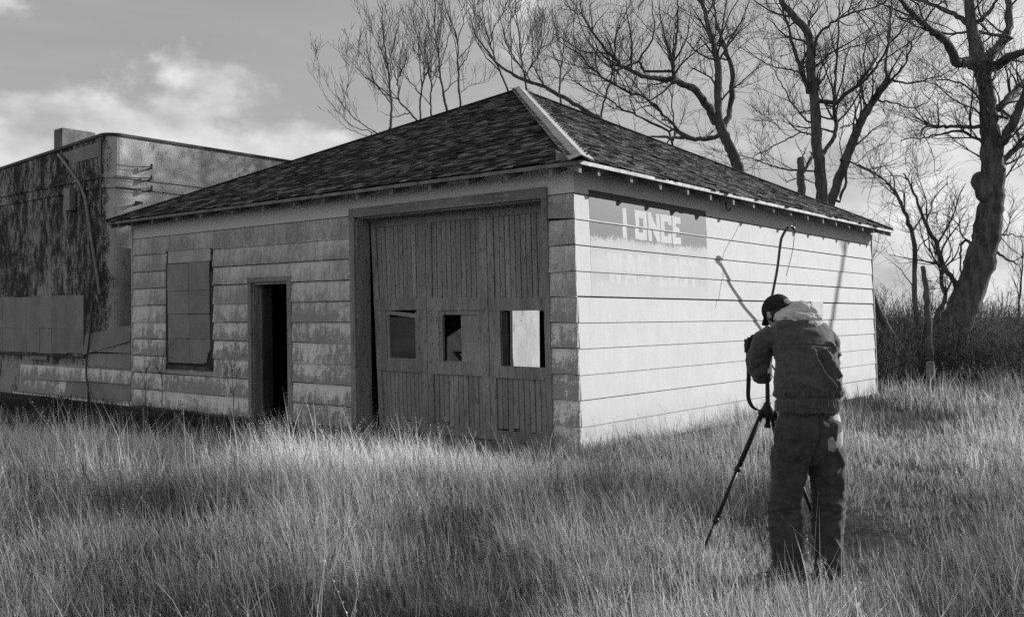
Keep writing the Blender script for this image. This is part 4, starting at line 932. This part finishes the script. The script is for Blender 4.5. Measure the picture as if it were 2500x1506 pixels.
# a tree outside the right edge whose limb throws the soft shadow on the wall
Rs = np.random.default_rng(5)
def plain_tree(name, label, foot, top, r0, limbs, P, seed, group=None):
    R = np.random.default_rng(seed); foot = np.array(foot, float); top = np.array(top, float)
    S = smooth_pts([foot, foot + (top - foot) * .35 + R.normal(0, .15, 3), foot + (top - foot) * .7 + R.normal(0, .2, 3), top], 18); rr = np.linspace(r0, r0 * .25, len(S)); rr[0] *= 1.2
    root = empty(name, (foot[0], foot[1], 0), 0, label, 'tree', group); t1 = TreeMesh(); t1.tube(S, rr, 9); t1.build('trunk', MT['bark'], root)
    cr = TreeMesh(); grow(cr, S[6:], rr[6:], 0, R, P); cr.build('crown', MT['twig_bark'], root)
wp = g2w(8.55, 0, 2.1); sd = np.array(SUN_DIR); k0 = 13.0
pt = wp + sd * k0; ld = norm(g2w(8.0, 0, 1.3) + sd * k0 - (g2w(9.1, 0, 2.9) + sd * k0))
ft = pt + ld * (pt[2] / -ld[2]) * (1 if ld[2] < 0 else -1); ft[2] = -.1
plain_tree('roadside_tree', 'bare tree outside the right edge whose leaning trunk shades the wall', ft, pt - ld * 3.2, .11, [], dict(THIN, max=(10, 4, 2), start=(.55, .2, .2)), 7)

# ------------------------------------------------------------------ thicket and shrubs
def shrub(label, cx, cy, h, rad, stems, seed, group, mat='twig_bark', name='bush', rr0=.010):
    R = np.random.default_rng(seed); root = empty(name, (cx, cy, 0), 0, label, 'bush', group); tm = TreeMesh()
    for _ in range(stems):
        a = R.uniform(0, 2 * math.pi); q = rad * .45 * math.sqrt(R.random()); p = np.array([cx + q * math.cos(a), cy + q * math.sin(a), -.05])
        d = norm(np.array([math.cos(a) * R.uniform(.1, .7), math.sin(a) * R.uniform(.1, .7), 1.0])); ln = h * R.uniform(.55, 1.15); pp = [p]
        for k in range(5): d = norm(d + R.normal(0, .14, 3) + UPZ * .03); pp.append(pp[-1] + d * ln / 5)
        pp = np.array(pp); rr = np.linspace(rr0, rr0 * .45, 6); tm.tube(pp, rr, 3)
        grow(tm, pp, rr, 0, R, dict(levels=2, per_m=(5.0, 6.0), max=(10, 5), start=(.2, .1), angle=(.4, 1.1), up=.2, len=(.5 * h * .6, .25 * h * .6), seg=(4, 3), crook=.2, trop=.03, rmax=(.006, .0045), rmin=.0042))
    tm.build('stems', MT[mat], root)
labs = ['dense dark bush hard against the far wall corner', 'dark bush under the leaning dark trunk', 'dark bush between the snag and the great trunk', 'bush at the foot of the great leaning tree',
        'wide dark bush right of the great tree', 'dark bush near the right edge below the sky gap', 'dark bush cut by the right edge of the photo', 'taller bush behind the slim bare trees', 'far bush showing beneath the bright sky right of the great trunk']
spots = [(2150, 21.5, 1.3, 1.0), (2190, 23.8, 1.9, 1.3), (2262, 24.4, 1.7, 1.2), (2345, 24.0, 1.3, 1.3), (2400, 25.5, 1.7, 1.5), (2455, 24.0, 1.5, 1.4), (2520, 22.5, 1.7, 1.4), (2215, 27.5, 2.5, 1.7), (2430, 29.5, 2.3, 1.9)]
for i, (px, Y, h, rd) in enumerate(spots):
    q = pix(px, 900, Y); shrub(labs[i], q[0], q[1], h, rd, 56, 200 + i, 'thicket right of the garage')
far = TreeMesh(); Rf = np.random.default_rng(77)           # far-off brush along the skyline, one mass
for _ in range(2600):
    Y = Rf.uniform(32, 60); x = Rf.uniform(.20, .62) * Y; p = np.array([x, Y, -.1]); d = norm(np.array([Rf.normal(0, .3), Rf.normal(0, .3), 1])); h = Rf.uniform(1.0, 2.6)
    far.tube(np.array([p, p + d * h * .5, p + d * h + Rf.normal(0, .2, 3)]), np.array([.03, .02, .01]), 3)
root = empty('x'); brush = far.build('far_brush', MT['twig_bark'], root); brush.parent = None; bpy.data.objects.remove(root)
tag(brush, 'far-off mass of bare brush along the skyline', 'brush', kind='stuff')
def weed(x, y, h, seed, label):
    R = np.random.default_rng(seed); root = empty('weed', (x, y, 0), 0, label, 'weed', 'dead weeds along the front wall'); tm = TreeMesh()
    S = np.array([[x, y, -.02], [x + .02, y, h * .4], [x - .02, y + .02, h * .75], [x + .03, y, h]]); rr = np.array([.006, .005, .004, .003]); tm.tube(S, rr, 4)
    grow(tm, S, rr, 0, R, dict(levels=2, per_m=(14, 8), max=(12, 4), start=(.3, .2), angle=(.4, .8), up=.3, len=(h * .5, h * .2), seg=(4, 3), crook=.1, trop=.03, rmax=(.004, .003), rmin=.0026)); tm.build('stalk', MT['twig_bark'], root)
for i, (a, h, lab) in enumerate(((8.65, 1.0, 'dead branching weed below the boarded garage window'), (9.2, .75, 'small dead weed at the left end of the garage wall'), (6.55, .95, 'dead branching weed just left of the open doorway'))):
    q = g2w(-.22, a, 0); weed(q[0], q[1], h, 300 + i, lab)
post = empty('fence_post', pix(2273, 975, 17.7) * np.array([1, 1, 0]), .3, 'short weathered post in the grass beyond the sunlit wall', 'post')
MB().tube([(0, 0, -.2), (.005, 0, .35), (.0, .01, .74)], [.080, .077, .074], 10).build('shaft', MT['weathered_plank'], post, smooth=False)
for i, (p, q, w) in enumerate((((-6.5, 11.7, .16), (-5.45, 11.05, .20), .2), ((-6.1, 10.35, .10), (-5.0, 10.75, .24), .16))):
    o = MB().bar((0, 0, 0), np.array(q) - np.array(p), w, .035).build('plank', MT['weathered_plank'], None); o.location = p
    tag(o, ('upper weathered plank lying in the grass at the left edge', 'lower weathered plank propped in the grass at the left edge')[i], 'plank', 'planks in the grass')
# ------------------------------------------------------------------ the photographer
MY = 5.66
def m4(zx, zy, dy=0.0): return np.array(pix(1640 + .5258 * zx, 680 + .5258 * zy, MY + dy))
def loft(mb, rings, n=20, side=(1, 0, 0), pw=2.3):
    """rings: (centre, half width, half depth); closed solid through ellipse-like sections"""
    C = np.array([r[0] for r in rings]); t = np.gradient(C, axis=0); vs = []; side = np.array(side, float)
    for i, (c, hw, hd) in enumerate(rings):
        d = norm(t[i]); a = norm(side - d * (side @ d)); b = np.cross(d, a)
        for k in range(n):
            th = 2 * math.pi * k / n; cs, sn = math.cos(th), math.sin(th)
            vs.append(c + a * hw * np.sign(cs) * abs(cs) ** (2 / pw) + b * hd * np.sign(sn) * abs(sn) ** (2 / pw))
    m = len(rings); f = [(i * n + k, i * n + (k + 1) % n, (i + 1) * n + (k + 1) % n, (i + 1) * n + k) for i in range(m - 1) for k in range(n)]
    f += [tuple(range(n))[::-1], tuple((m - 1) * n + k for k in range(n))]
    return mb.add(vs, f)
def fuse(mb, voxel, smooth=4, fac=.5):
    """one continuous skin round all the solids"""
    me = mb.mesh('tmp'); bm = bmesh.new(); bm.from_mesh(me); bmesh.ops.recalc_face_normals(bm, faces=bm.faces); bm.to_mesh(me); bm.free()
    o = bpy.data.objects.new('tmp', me); COL.objects.link(o)
    r = o.modifiers.new('r', 'REMESH'); r.mode = 'VOXEL'; r.voxel_size = voxel
    s = o.modifiers.new('s', 'SMOOTH'); s.factor = fac; s.iterations = smooth
    dg = bpy.context.evaluated_depsgraph_get(); me2 = bpy.data.meshes.new_from_object(o.evaluated_get(dg))
    bpy.data.objects.remove(o); return me2
def coords(me):
    a = np.empty(len(me.vertices) * 3, np.float64); me.vertices.foreach_get('co', a); return a.reshape(-1, 3)
def normals(me):
    a = np.empty(len(me.vertices) * 3, np.float32); me.vertices.foreach_get('normal', a); return a.reshape(-1, 3).astype(float)
def to4(P):
    d = P - EYE; k = d @ FWD; return ((CX + FOC * (d @ RGT) / k) - 1640) / .5258, ((CY - FOC * (d @ UPV) / k) - 680) / .5258
def seg_d(zx, zy, A, B):
    vx, vy = B[0] - A[0], B[1] - A[1]; t = np.clip(((zx - A[0]) * vx + (zy - A[1]) * vy) / (vx * vx + vy * vy), 0, 1)
    return np.hypot(zx - A[0] - t * vx, zy - A[1] - t * vy)
def folds(me, lines, noise_amp, noise_scale, extra=None):
    P = coords(me); Nn = normals(me); zx, zy = to4(P); face = Nn @ np.array([0, -1.0, 0]); d = np.zeros(len(P))
    for (pl, w, amp) in lines:
        q = np.min([seg_d(zx, zy, pl[i], pl[i + 1]) for i in range(len(pl) - 1)], axis=0); d += amp * np.exp(-(q / w) ** 2) * np.clip(face * 1.6, 0, 1) * 1.2
    p = P * noise_scale; p = p + .8 * np.stack([vnoise(p * .7 + 3), vnoise(p * .7 + 11), vnoise(p * .7 + 23)], 1)
    nz = vnoise(p) - .5 + .45 * (np.abs(vnoise(p * np.array([1.6, 1.6, 2.6]) + 7) - .5) * 2 - .5); d += noise_amp * nz
    if extra is not None: d += extra(zx, zy, face)
    P = P + Nn * d[:, None]; me.vertices.foreach_set('co', P.ravel()); me.update()
person = empty('person', (MAN[0], MAN[1], 0), 0, 'person in dark jacket and hood bending over a camera on a tripod', 'person')
PL = np.array([MAN[0], MAN[1], 0.0])
def pbuild(name, me, mat, label=None, smooth=True, parent=None):
    me.transform(Matrix.Translation(-Vector(PL))); o = link_mesh(name, me, mat, parent or person, smooth)
    if label: o['label'] = label
    return o
simple('jacket_cloth', .062, .100, 30, .9, .15, bump=.35, bscale=260, bd=.002)
simple('trouser_cloth', .042, .074, 24, .92, .12, bump=.35, bscale=300, bd=.002)
simple('hood_fleece', .46, .58, 26, .95, .08, bump=.4, bscale=220, bd=.003)
simple('cap_cloth', .018, .032, 20, .9, .12, bump=.3, bscale=200, bd=.002); simple('skin', .30, .36, 20, .6, .3, bump=.1, bscale=200, bd=.001)
simple('hair', .02, .04, 60, .6, .3, bump=.5, bscale=150, bd=.003); simple('leather', .05, .09, 15, .7, .3); simple('black_metal', .012, .022, 20, .5, .3, bump=.05); simple('webbing', .025, .04, 30, .85, .2)

for k_ in ('jacket_cloth', 'trouser_cloth'):
    b_ = MT[k_].node_tree.nodes['Principled BSDF']; b_.inputs['Sheen Weight'].default_value = .28; b_.inputs['Sheen Roughness'].default_value = .35

TORSO = [(637, 618, .00, .211, .160), (637, 590, .00, .214, .164), (636, 566, .00, .212, .163), (636, 545, .00, .220, .174), (635, 515, .01, .224, .180), (631, 450, .03, .216, .174), (628, 380, .06, .198, .160), (616, 310, .10, .206, .152), (598, 262, .14, .208, .142), (590, 226, .18, .178, .125), (575, 198, .21, .125, .10), (552, 170, .245, .072, .072)]
ARM_L = [(480, 262, .16, .080), (432, 292, .165, .082), (402, 370, .20, .074), (408, 425, .24, .076), (417, 443, .27, .070), (410, 415, .36, .062), (396, 360, .46, .052), (388, 326, .54, .044)]
ARM_R = [(706, 258, .17, .070), (725, 310, .20, .074), (728, 380, .27, .068), (706, 425, .36, .066), (650, 400, .46, .058), (560, 345, .58, .048), (500, 318, .62, .042)]
LEG_L = [(562, 740, -.01, .085, .105), (556, 800, .0, .110, .122), (545, 860, .01, .106, .115), (540, 910, .01, .101, .108), (531, 1000, .03, .091, .098), (526, 1080, .035, .093, .096), (528, 1160, .02, .090, .094), (531, 1250, .01, .088, .092), (535, 1340, .01, .087, .094), (537, 1392, .01, .092, .104)]
LEG_R = [(708, 740, .03, .085, .105), (714, 800, .03, .106, .120), (722, 860, .03, .104, .116), (726, 910, .02, .103, .11), (727, 1000, .04, .098, .10), (726, 1065, .045, .091, .096), (725, 1150, .03, .086, .094), (727, 1250, .02, .081, .09), (733, 1340, .02, .081, .094), (735, 1380, .02, .087, .102)]
PELV = [(638, 560, .01, .190, .135), (637, 620, .0, .206, .145), (636, 690, -.01, .230, .160), (636, 760, .0, .234, .160), (637, 805, .01, .222, .138), (641, 840, .01, .130, .090), (642, 856, .01, .05, .05)]
TWIST = (.91, .41, 0)
SEAT = [(560, 705, -.055), (706, 705, -.005)]
def rings(T, s=1.0, one=False): return [(m4(q[0], q[1], q[2]), q[3] * s, (q[3] if one else q[4]) * s) for q in T]
# head frame
HC = m4(491, 150, .31); HF = norm(np.array([-.24, .84, -.48])); HU = norm(UPZ - HF * (UPZ @ HF) + np.array([-.08, 0, 0])); HU = norm(HU - HF * (HU @ HF)); HS = np.cross(HF, HU)
def build_body():
    b = MB()
    loft(b, rings(TORSO[2:], .80)); loft(b, rings(PELV, .86)); loft(b, rings(LEG_L, .72)); loft(b, rings(LEG_R, .72)); loft(b, rings(ARM_L, .66, True), 12); loft(b, rings(ARM_R, .66, True), 12)
    ball(b, HC, HS * .075, HF * .096, HU * .088); ball(b, HC + HF * .032 - HU * .055, HS * .058, HF * .066, HU * .072)                # skull, face and jaw
    ball(b, HC + HF * .098 - HU * .030, HS * .013, HF * .024, HU * .026); ball(b, HC + HF * .090 - HU * .075, HS * .024, HF * .012, HU * .010); ball(b, HC + HF * .085 - HU * .105, HS * .022, HF * .016, HU * .014)   # nose, mouth, chin
    for s in (-1, 1):
        ball(b, HC + HS * s * .078 - HU * .028 - HF * .008, HS * .012, HF * .022, HU * .034, 10, 8); ball(b, HC + HF * .085 + HS * s * .030 - HU * .006, HS * .014, HF * .010, HU * .009, 8, 6)
    loft(b, [(HC - HU * .05 - HF * .03, .058, .062), (HC - HU * .11 - HF * .045, .056, .060), (m4(556, 190, .23), .075, .07)], 14)
    def hand(wrist, grip, across, curl):
        """palm plus five bent fingers closing on the camera"""
        d = norm(grip - wrist); a = norm(across - d * (across @ d)); c = np.cross(d, a)
        if c @ curl < 0: c = -c
        pc = wrist + d * .055; loft(b, [(wrist, .026, .021), (wrist + d * .03, .036, .019), (wrist + d * .07, .041, .017), (wrist + d * .095, .037, .014)], 12, a)
        for k, (o, ln) in enumerate(((-.030, .066), (-.010, .076), (.011, .071), (.030, .056))):
            p0 = wrist + d * .085 + a * o; p1 = p0 + norm(d * .8 + c * .6) * ln * .45; p2 = p1 + norm(d * .15 + c) * ln * .33; p3 = p2 + norm(-d * .5 + c * .8) * ln * .26
            b.tube([p0, p1, p2, p3], [.0092, .0088, .0082, .0070], 8)
        p0 = wrist + d * .035 - a * .034; p1 = p0 + norm(-a * .8 + d * .7 + c * .3) * .038; p2 = p1 + norm(d * .6 + c * .8) * .030; p3 = p2 + norm(c + d * .1) * .020
        b.tube([p0, p1, p2, p3], [.0115, .0105, .0095, .008], 8)
    hand(m4(388, 330, .53), m4(384, 288, .60), np.array([0, .6, -.5]), np.array([1.0, .1, 0])); hand(m4(502, 318, .61), m4(462, 292, .64), np.array([.1, .3, .9]), np.array([-.6, .6, 0]))
    pbuild('body', fuse(b, .0088, 2, .4), MT['skin'])
build_body()
def build_clothes():
    b = MB(); loft(b, rings(TORSO), 28, TWIST, 2.05); loft(b, rings(ARM_L, 1, True), 16); loft(b, rings(ARM_R, 1, True), 16)
    me = fuse(b, .0085, 9, .5)
    def hem(zx, zy, face):
        band = np.clip((zy - 553) / 8, 0, 1); return .0042 * np.sin(zx * .47 + 1.2 * np.sin(zx * .05)) * band + .012 * np.exp(-((zy - 535) / 18) ** 2) * (np.sin(zx * .21 + np.sin(zx * .07) * 2) * .8) - .010 * np.exp(-((zy - 558) / 7) ** 2)
    folds(me, [([(652, 335), (672, 390), (705, 450), (748, 505)], 10, .032), ([(706, 335), (738, 395), (772, 455)], 9, .028), ([(742, 440), (770, 500), (775, 540)], 9, .022), ([(730, 300), (775, 350)], 9, .018), ([(690, 360), (722, 425), (752, 470)], 8, -.018),
               ([(500, 430), (560, 470), (660, 495)], 16, .010), ([(520, 390), (540, 430)], 14, .008), ([(470, 330), (500, 315)], 10, .010), ([(600, 480), (690, 520)], 12, .010), ([(400, 300), (412, 350)], 8, .008), ([(380, 430), (430, 400), (455, 350)], 10, -.010), ([(375, 380), (420, 372)], 8, -.008), ([(385, 455), (440, 430)], 9, .008),
               ([(490, 316), (560, 306), (660, 308), (768, 318)], 3.2, -.007), ([(490, 323), (560, 313), (660, 315), (768, 325)], 3.5, .005), ([(462, 330), (472, 400), (474, 470)], 7, -.018), ([(432, 290), (440, 345)], 5, .004)],
          .021, 12.0, hem)
    pbuild('jacket', me, MT['jacket_cloth'], 'dark zip jacket with gathered waistband')
    b = MB(); loft(b, rings(PELV), 28, TWIST, 2.05); loft(b, rings(LEG_L, 1.07), 22, TWIST, 2.0); loft(b, rings(LEG_R, 1.07), 22, TWIST, 2.0)
    for q in SEAT: ball(b, m4(*q), np.array([.105, 0, 0]), np.array([0, .125, 0]), np.array([0, 0, .135])); me = fuse(b, .0085, 14, .5)
    def knees(zx, zy, face):
        k = np.exp(-((zy - 1085) / 70) ** 2); lo = np.clip((zy - 1230) / 130, 0, 1); w = np.sin(zy * .16 + zx * .035 + 2 * np.sin(zx * .03)) * .005 * k + np.sin(zy * .19 - zx * .05 + 3 * np.sin(zx * .04)) * .005 * lo
        return w - .006 * np.exp(-((zx - 645) / 7) ** 2) * np.exp(-((zy - 740) / 90) ** 2)
    folds(me, [([(690, 605), (692, 720), (650, 850)], 5, -.014), ([(480, 742), (600, 742), (640, 760)], 4, .005), ([(478, 845), (520, 855), (525, 750)], 4, .005), ([(760, 680), (768, 800), (800, 860)], 12, .010), ([(700, 1040), (780, 1050)], 9, .012), ([(740, 1190), (785, 1260)], 10, .013), ([(690, 1120), (770, 1090)], 9, -.008), ([(470, 1100), (560, 1075), (596, 1080)], 8, -.008), ([(470, 1070), (590, 1050)], 8, .008), ([(600, 860), (560, 1000)], 12, .008), ([(760, 900), (720, 1000)], 12, .009)],
          .021, 10.0, knees)
    pbuild('trousers', me, MT['trouser_cloth'], 'baggy dark work trousers')
    b = MB()
    def roll(pts, r): loft(b, [(m4(*p), q, q * .8) for p, q in zip(smooth_pts(np.array(pts, float), 16), np.interp(np.linspace(0, 1, 99), np.linspace(0, 1, len(r)), r)[np.linspace(0, 98, len(smooth_pts(np.array(pts, float), 16))).astype(int)])], 12, (0, .3, 1))
    roll([(474, 186, .13), (540, 190, .075), (610, 209, .045), (660, 214, .05), (696, 192, .09)], [.018, .026, .031, .030, .022])
    roll([(486, 172, .16), (555, 166, .085), (630, 184, .055), (690, 180, .09)], [.018, .030, .034, .028])
    roll([(512, 152, .21), (575, 134, .15), (630, 146, .11), (676, 164, .11)], [.020, .034, .036, .028])
    roll([(540, 122, .25), (600, 118, .19), (640, 132, .15)], [.020, .026, .020])
    ball(b, m4(600, 168, .16), np.array([.115, 0, 0]), np.array([0, .075, 0]), np.array([0, 0, .055])); ball(b, m4(520, 172, .21), np.array([.06, 0, 0]), np.array([0, .07, 0]), np.array([0, 0, .04]))
    me = fuse(b, .0062, 4, .5); folds(me, [([(500, 180), (560, 178), (620, 196), (690, 190)], 4.5, -.010), ([(520, 150), (580, 150), (650, 165)], 4.0, -.009), ([(640, 120), (670, 170)], 5, -.006)], .011, 17.0)
    pbuild('hood', me, MT['hood_fleece'], 'pale fleece hood bunched behind the neck')
build_clothes()
def build_headwear():
    n, mm = 28, 16; vs = []; fs = []; C0 = HC + HU * .012
    for i in range(mm + 1):
        ph = (math.pi * .56) * i / mm
        for k in range(n):
            th = 2 * math.pi * k / n; dip = -.020 * max(0, -math.cos(th)) * (i / mm) ** 2
            vs.append(C0 + HU * (.086 * math.cos(ph) + dip) + math.sin(ph) ** .8 * (HF * .107 * math.cos(th) + HS * .086 * math.sin(th)))
    for i in range(mm): fs += [(i * n + k, i * n + (k + 1) % n, (i + 1) * n + (k + 1) % n, (i + 1) * n + k) for k in range(n)]
    b = MB().add(vs, fs); me = b.mesh('cap'); bm = bmesh.new(); bm.from_mesh(me); bmesh.ops.remove_doubles(bm, verts=bm.verts, dist=.0005); bmesh.ops.recalc_face_normals(bm, faces=bm.faces)
    bmesh.ops.solidify(bm, geom=bm.faces[:], thickness=-.004); bm.to_mesh(me); bm.free()
    P = coords(me); P += (vnoise(P * 40) - .5)[:, None] * .006 * norm(HU); me.vertices.foreach_set('co', P.ravel()); me.update()
    o = pbuild('cap', me, MT['cap_cloth'], 'dark cap with a small pale mark')
    v = []; bl = MB()
    for k in range(13):
        a = -1.05 + 2.1 * k / 12; r = .107; e = HF * math.cos(a) * r + HS * math.sin(a) * .086; t = HF * (.07 * max(0, math.cos(a * 1.25)))
        v += [C0 - HU * .012 + e * .98, C0 - HU * (.020 + .012 * abs(a)) + e + t, C0 - HU * .016 + e * .98, C0 - HU * (.024 + .012 * abs(a)) + e + t]
    f = []
    for k in range(12): a = 4 * k; f += [(a, a + 1, a + 5, a + 4), (a + 2, a + 6, a + 7, a + 3), (a + 1, a + 3, a + 7, a + 5)]
    bme = bl.add(v, f).mesh('bill'); bme.transform(Matrix.Translation(-Vector(PL))); link_mesh('bill', bme, MT['cap_cloth'], o, True)
    # small pale mark on the cap's right side
    mk = MB()
    def on_cap(zx, zy):
        d = m4(zx, zy, 0) - EYE; d = d / np.linalg.norm(d); A = np.stack([HF / .112, HS / .091, HU / .091]); oo = A @ (EYE - C0); dd = A @ d
        aa, bb, cc = dd @ dd, 2 * oo @ dd, oo @ oo - 1; disc = bb * bb - 4 * aa * cc
        return None if disc < 0 else EYE + d * ((-bb - math.sqrt(disc)) / (2 * aa))
    for st in ([(521, 104), (528, 99), (538, 97), (546, 101)], [(524, 112), (534, 106), (541, 108), (550, 116)], [(530, 119), (538, 114), (546, 121)]):
        pp = [on_cap(*q) for q in st]; pp = [q for q in pp if q is not None]
        if len(pp) > 1: mk.tube(np.array(pp), .0042, 6)
    if mk.v:
        mme = mk.mesh('cap_mark'); mme.transform(Matrix.Translation(-Vector(PL))); link_mesh('cap_mark', mme, MT['hood_fleece'], o, True)
    h = MB(); ball(h, HC - HF * .012 - HU * .012, HS * .081, HF * .094, HU * .085, 22, 14); hm = fuse(h, .006, 1)
    bm = bmesh.new(); bm.from_mesh(hm); dead = [q for q in bm.verts if (np.array(q.co) - HC) @ HF > .035 or (np.array(q.co) - HC) @ HU < -.075]; bmesh.ops.delete(bm, geom=dead, context='VERTS'); bm.to_mesh(hm); bm.free()
    pbuild('hair', hm, MT['hair'])
    for (zx, zy, dy, yaw) in ((538, 1392, .01, .12), (738, 1385, .02, -.35)):
        c = m4(zx, zy, dy); c[2] = 0; d = np.array([-math.sin(yaw), math.cos(yaw), 0]); s = np.array([d[1], -d[0], 0])
        bb = MB(); loft(bb, [(c - d * .085 + UPZ * .05, .036, .048), (c - d * .06 + UPZ * .05, .044, .05), (c + d * .03 + UPZ * .048, .046, .048), (c + d * .12 + UPZ * .042, .052, .040), (c + d * .19 + UPZ * .036, .044, .032), (c + d * .215 + UPZ * .033, .022, .020)], 16, s, 2.8)
        loft(bb, [(c - d * .02 + UPZ * .05, .048, .06), (c - d * .02 + UPZ * .20, .05, .06)], 14, s)
        bo = pbuild('boot', fuse(bb, .007, 3), MT['leather']); sl = MB(); loft(sl, [(c - d * .09 + UPZ * .008, .042, .010), (c + d * .04 + UPZ * .008, .046, .010), (c + d * .13 + UPZ * .008, .054, .010), (c + d * .21 + UPZ * .008, .034, .010)], 12, s, 4)
        sm = sl.mesh('sole'); sm.transform(Matrix.Translation(-Vector(PL))); link_mesh('sole', sm, MT['black_metal'], bo)
build_headwear()

# ------------------------------------------------------------------ tripod and camera
TD = .62
sp = m4(446, 622, TD); TB = np.array([sp[0], sp[1], 0.0])
tripod = empty('tripod', TB, 0, 'black tripod with splayed legs in the grass before the photographer', 'tripod')
def tpart(name, mb, mat='black_metal', parent=None, smooth=True):
    me = mb.mesh(name); me.transform(Matrix.Translation(-Vector(TB))); return link_mesh(name, me, MT[mat], parent or tripod, smooth)
top = m4(446, 352, TD)
tpart('centre_column', MB().tube([sp - UPZ * .075, sp + UPZ * .02, top - UPZ * .02], [.016, .016, .016], 12))
tpart('spider', MB().tube([sp - UPZ * .035, sp - UPZ * .02, sp + UPZ * .02, sp + UPZ * .05, sp + UPZ * .07], [.032, .046, .046, .03, .022], 12))
tpart('column_hook', MB().tube([sp - UPZ * .10, sp - UPZ * .075], [.021, .021], 10))
tpart('pan_head', MB().tube([top - UPZ * .06, top - UPZ * .02, top + UPZ * .005], [.026, .03, .03], 12).bar(top - UPZ * .005 - np.array([.04, 0, 0]), top - UPZ * .005 + np.array([.04, 0, 0]), .06, .014))
tpart('pan_handle', MB().tube([top - UPZ * .03, top + np.array([.02, -.10, -.10]), top + np.array([.03, -.16, -.15])], [.006, .006, .011], 8))
L1 = m4(190, 1170, TD - .12); d1 = norm(L1 - sp); F1 = sp + d1 * (sp[2] / -d1[2])
L2 = m4(660, 1130, TD - .04); d2 = norm(L2 - sp); F2 = sp + d2 * (sp[2] / -d2[2])
F3 = TB + np.array([.33, .36, 0])
for Ft in (F1, F2, F3):
    o_ = norm((Ft - TB) * np.array([1, 1, 0])); hip_ = sp + o_ * .045; d_ = Ft - hip_; at = lambda t: hip_ + d_ * t
    lg = tpart('leg', MB().tube([at(-.02), at(.38)], [.0165, .0165], 10).tube([at(.38), at(.72)], [.0130, .0130], 10).tube([at(.72), at(.985)], [.0098, .0098], 8))
    tpart('leg_lock', MB().tube([at(.365), at(.395)], [.0215, .0215], 10), 'black_metal', lg); tpart('leg_lock', MB().tube([at(.70), at(.735)], [.018, .018], 10), 'black_metal', lg)
    tpart('rubber_foot', MB().tube([at(.985), at(1.0)], [.014, .017], 8), 'webbing', lg)
    tpart('hinge', MB().tube([hip_ - np.cross(o_, UPZ) * .02, hip_ + np.cross(o_, UPZ) * .02], [.019, .019], 8), 'black_metal', lg)
CB = top + UPZ * .008 + np.array([-.078, .0, .005])
camera_prop = empty('film_camera', CB, math.radians(12), 'black camera on top of the tripod at the photographer\'s shoulder', 'camera')
MB().box(-.072, .072, -.030, .030, .0, .092).build('body', MT['black_metal'], camera_prop)
MB().hexa([(-.030, -.034, .0925), (.030, -.034, .0925), (.030, .030, .0925), (-.030, .030, .0925), (-.020, -.028, .122), (.020, -.028, .122), (.020, .020, .122), (-.020, .020, .122)]).build('prism_housing', MT['black_metal'], camera_prop)
MB().box(.046, .076, -.036, .040, .004, .088).build('grip', MT['webbing'], camera_prop)
ln = MB().tube([(0, .030, .046), (0, .060, .046), (0, .062, .046), (0, .11, .046)], [.030, .031, .035, .036], 18).build('lens', MT['black_metal'], camera_prop, smooth=True)
MB().tube([(0, .112, .046), (0, .114, .046)], [.030, .028], 18).build('front_glass', MT['dark_metal'], ln)
MB().tube([(-.052, 0, .092), (-.052, 0, .104)], .012, 12).build('dial', MT['black_metal'], camera_prop); MB().tube([(.050, 0, .092), (.050, 0, .101)], .014, 12).build('dial', MT['black_metal'], camera_prop)
MB().tube([(0, -.034, .106), (0, -.046, .106)], .014, 10).build('eyepiece', MT['webbing'], camera_prop)
# neck strap: a flat band hanging in a long loop beside the column
def strap():
    pts = [m4(374, 262, TD - .02), m4(356, 300, TD - .03), m4(350, 350, TD - .04), m4(358, 420, TD - .05), m4(356, 500, TD - .06), m4(356, 550, TD - .06), m4(370, 588, TD - .05), m4(392, 607, TD - .03), m4(412, 611, TD - .01)]
    S = smooth_pts(pts, 40); mb = MB(); vs = []
    for i, p in enumerate(S):
        q = i / (len(S) - 1); tw = .15 + .5 * q; w = .017 if q > .28 else .009
        a = np.array([math.cos(tw), math.sin(tw) * .9, .1]); vs += [p - a * w, p + a * w, p + a * w + np.array([.0, .0022, 0]), p - a * w + np.array([.0, .0022, 0])]
    f = [(4 * i + k, 4 * i + (k + 1) % 4, 4 * i + 4 + (k + 1) % 4, 4 * i + 4 + k) for i in range(len(S) - 1) for k in range(4)]
    me = mb.add(vs, f).mesh('strap'); R_ = Matrix.Rotation(-math.radians(12), 4, 'Z'); me.transform(R_ @ Matrix.Translation(-Vector(CB))); link_mesh('strap', me, MT['webbing'], camera_prop, True)
strap()
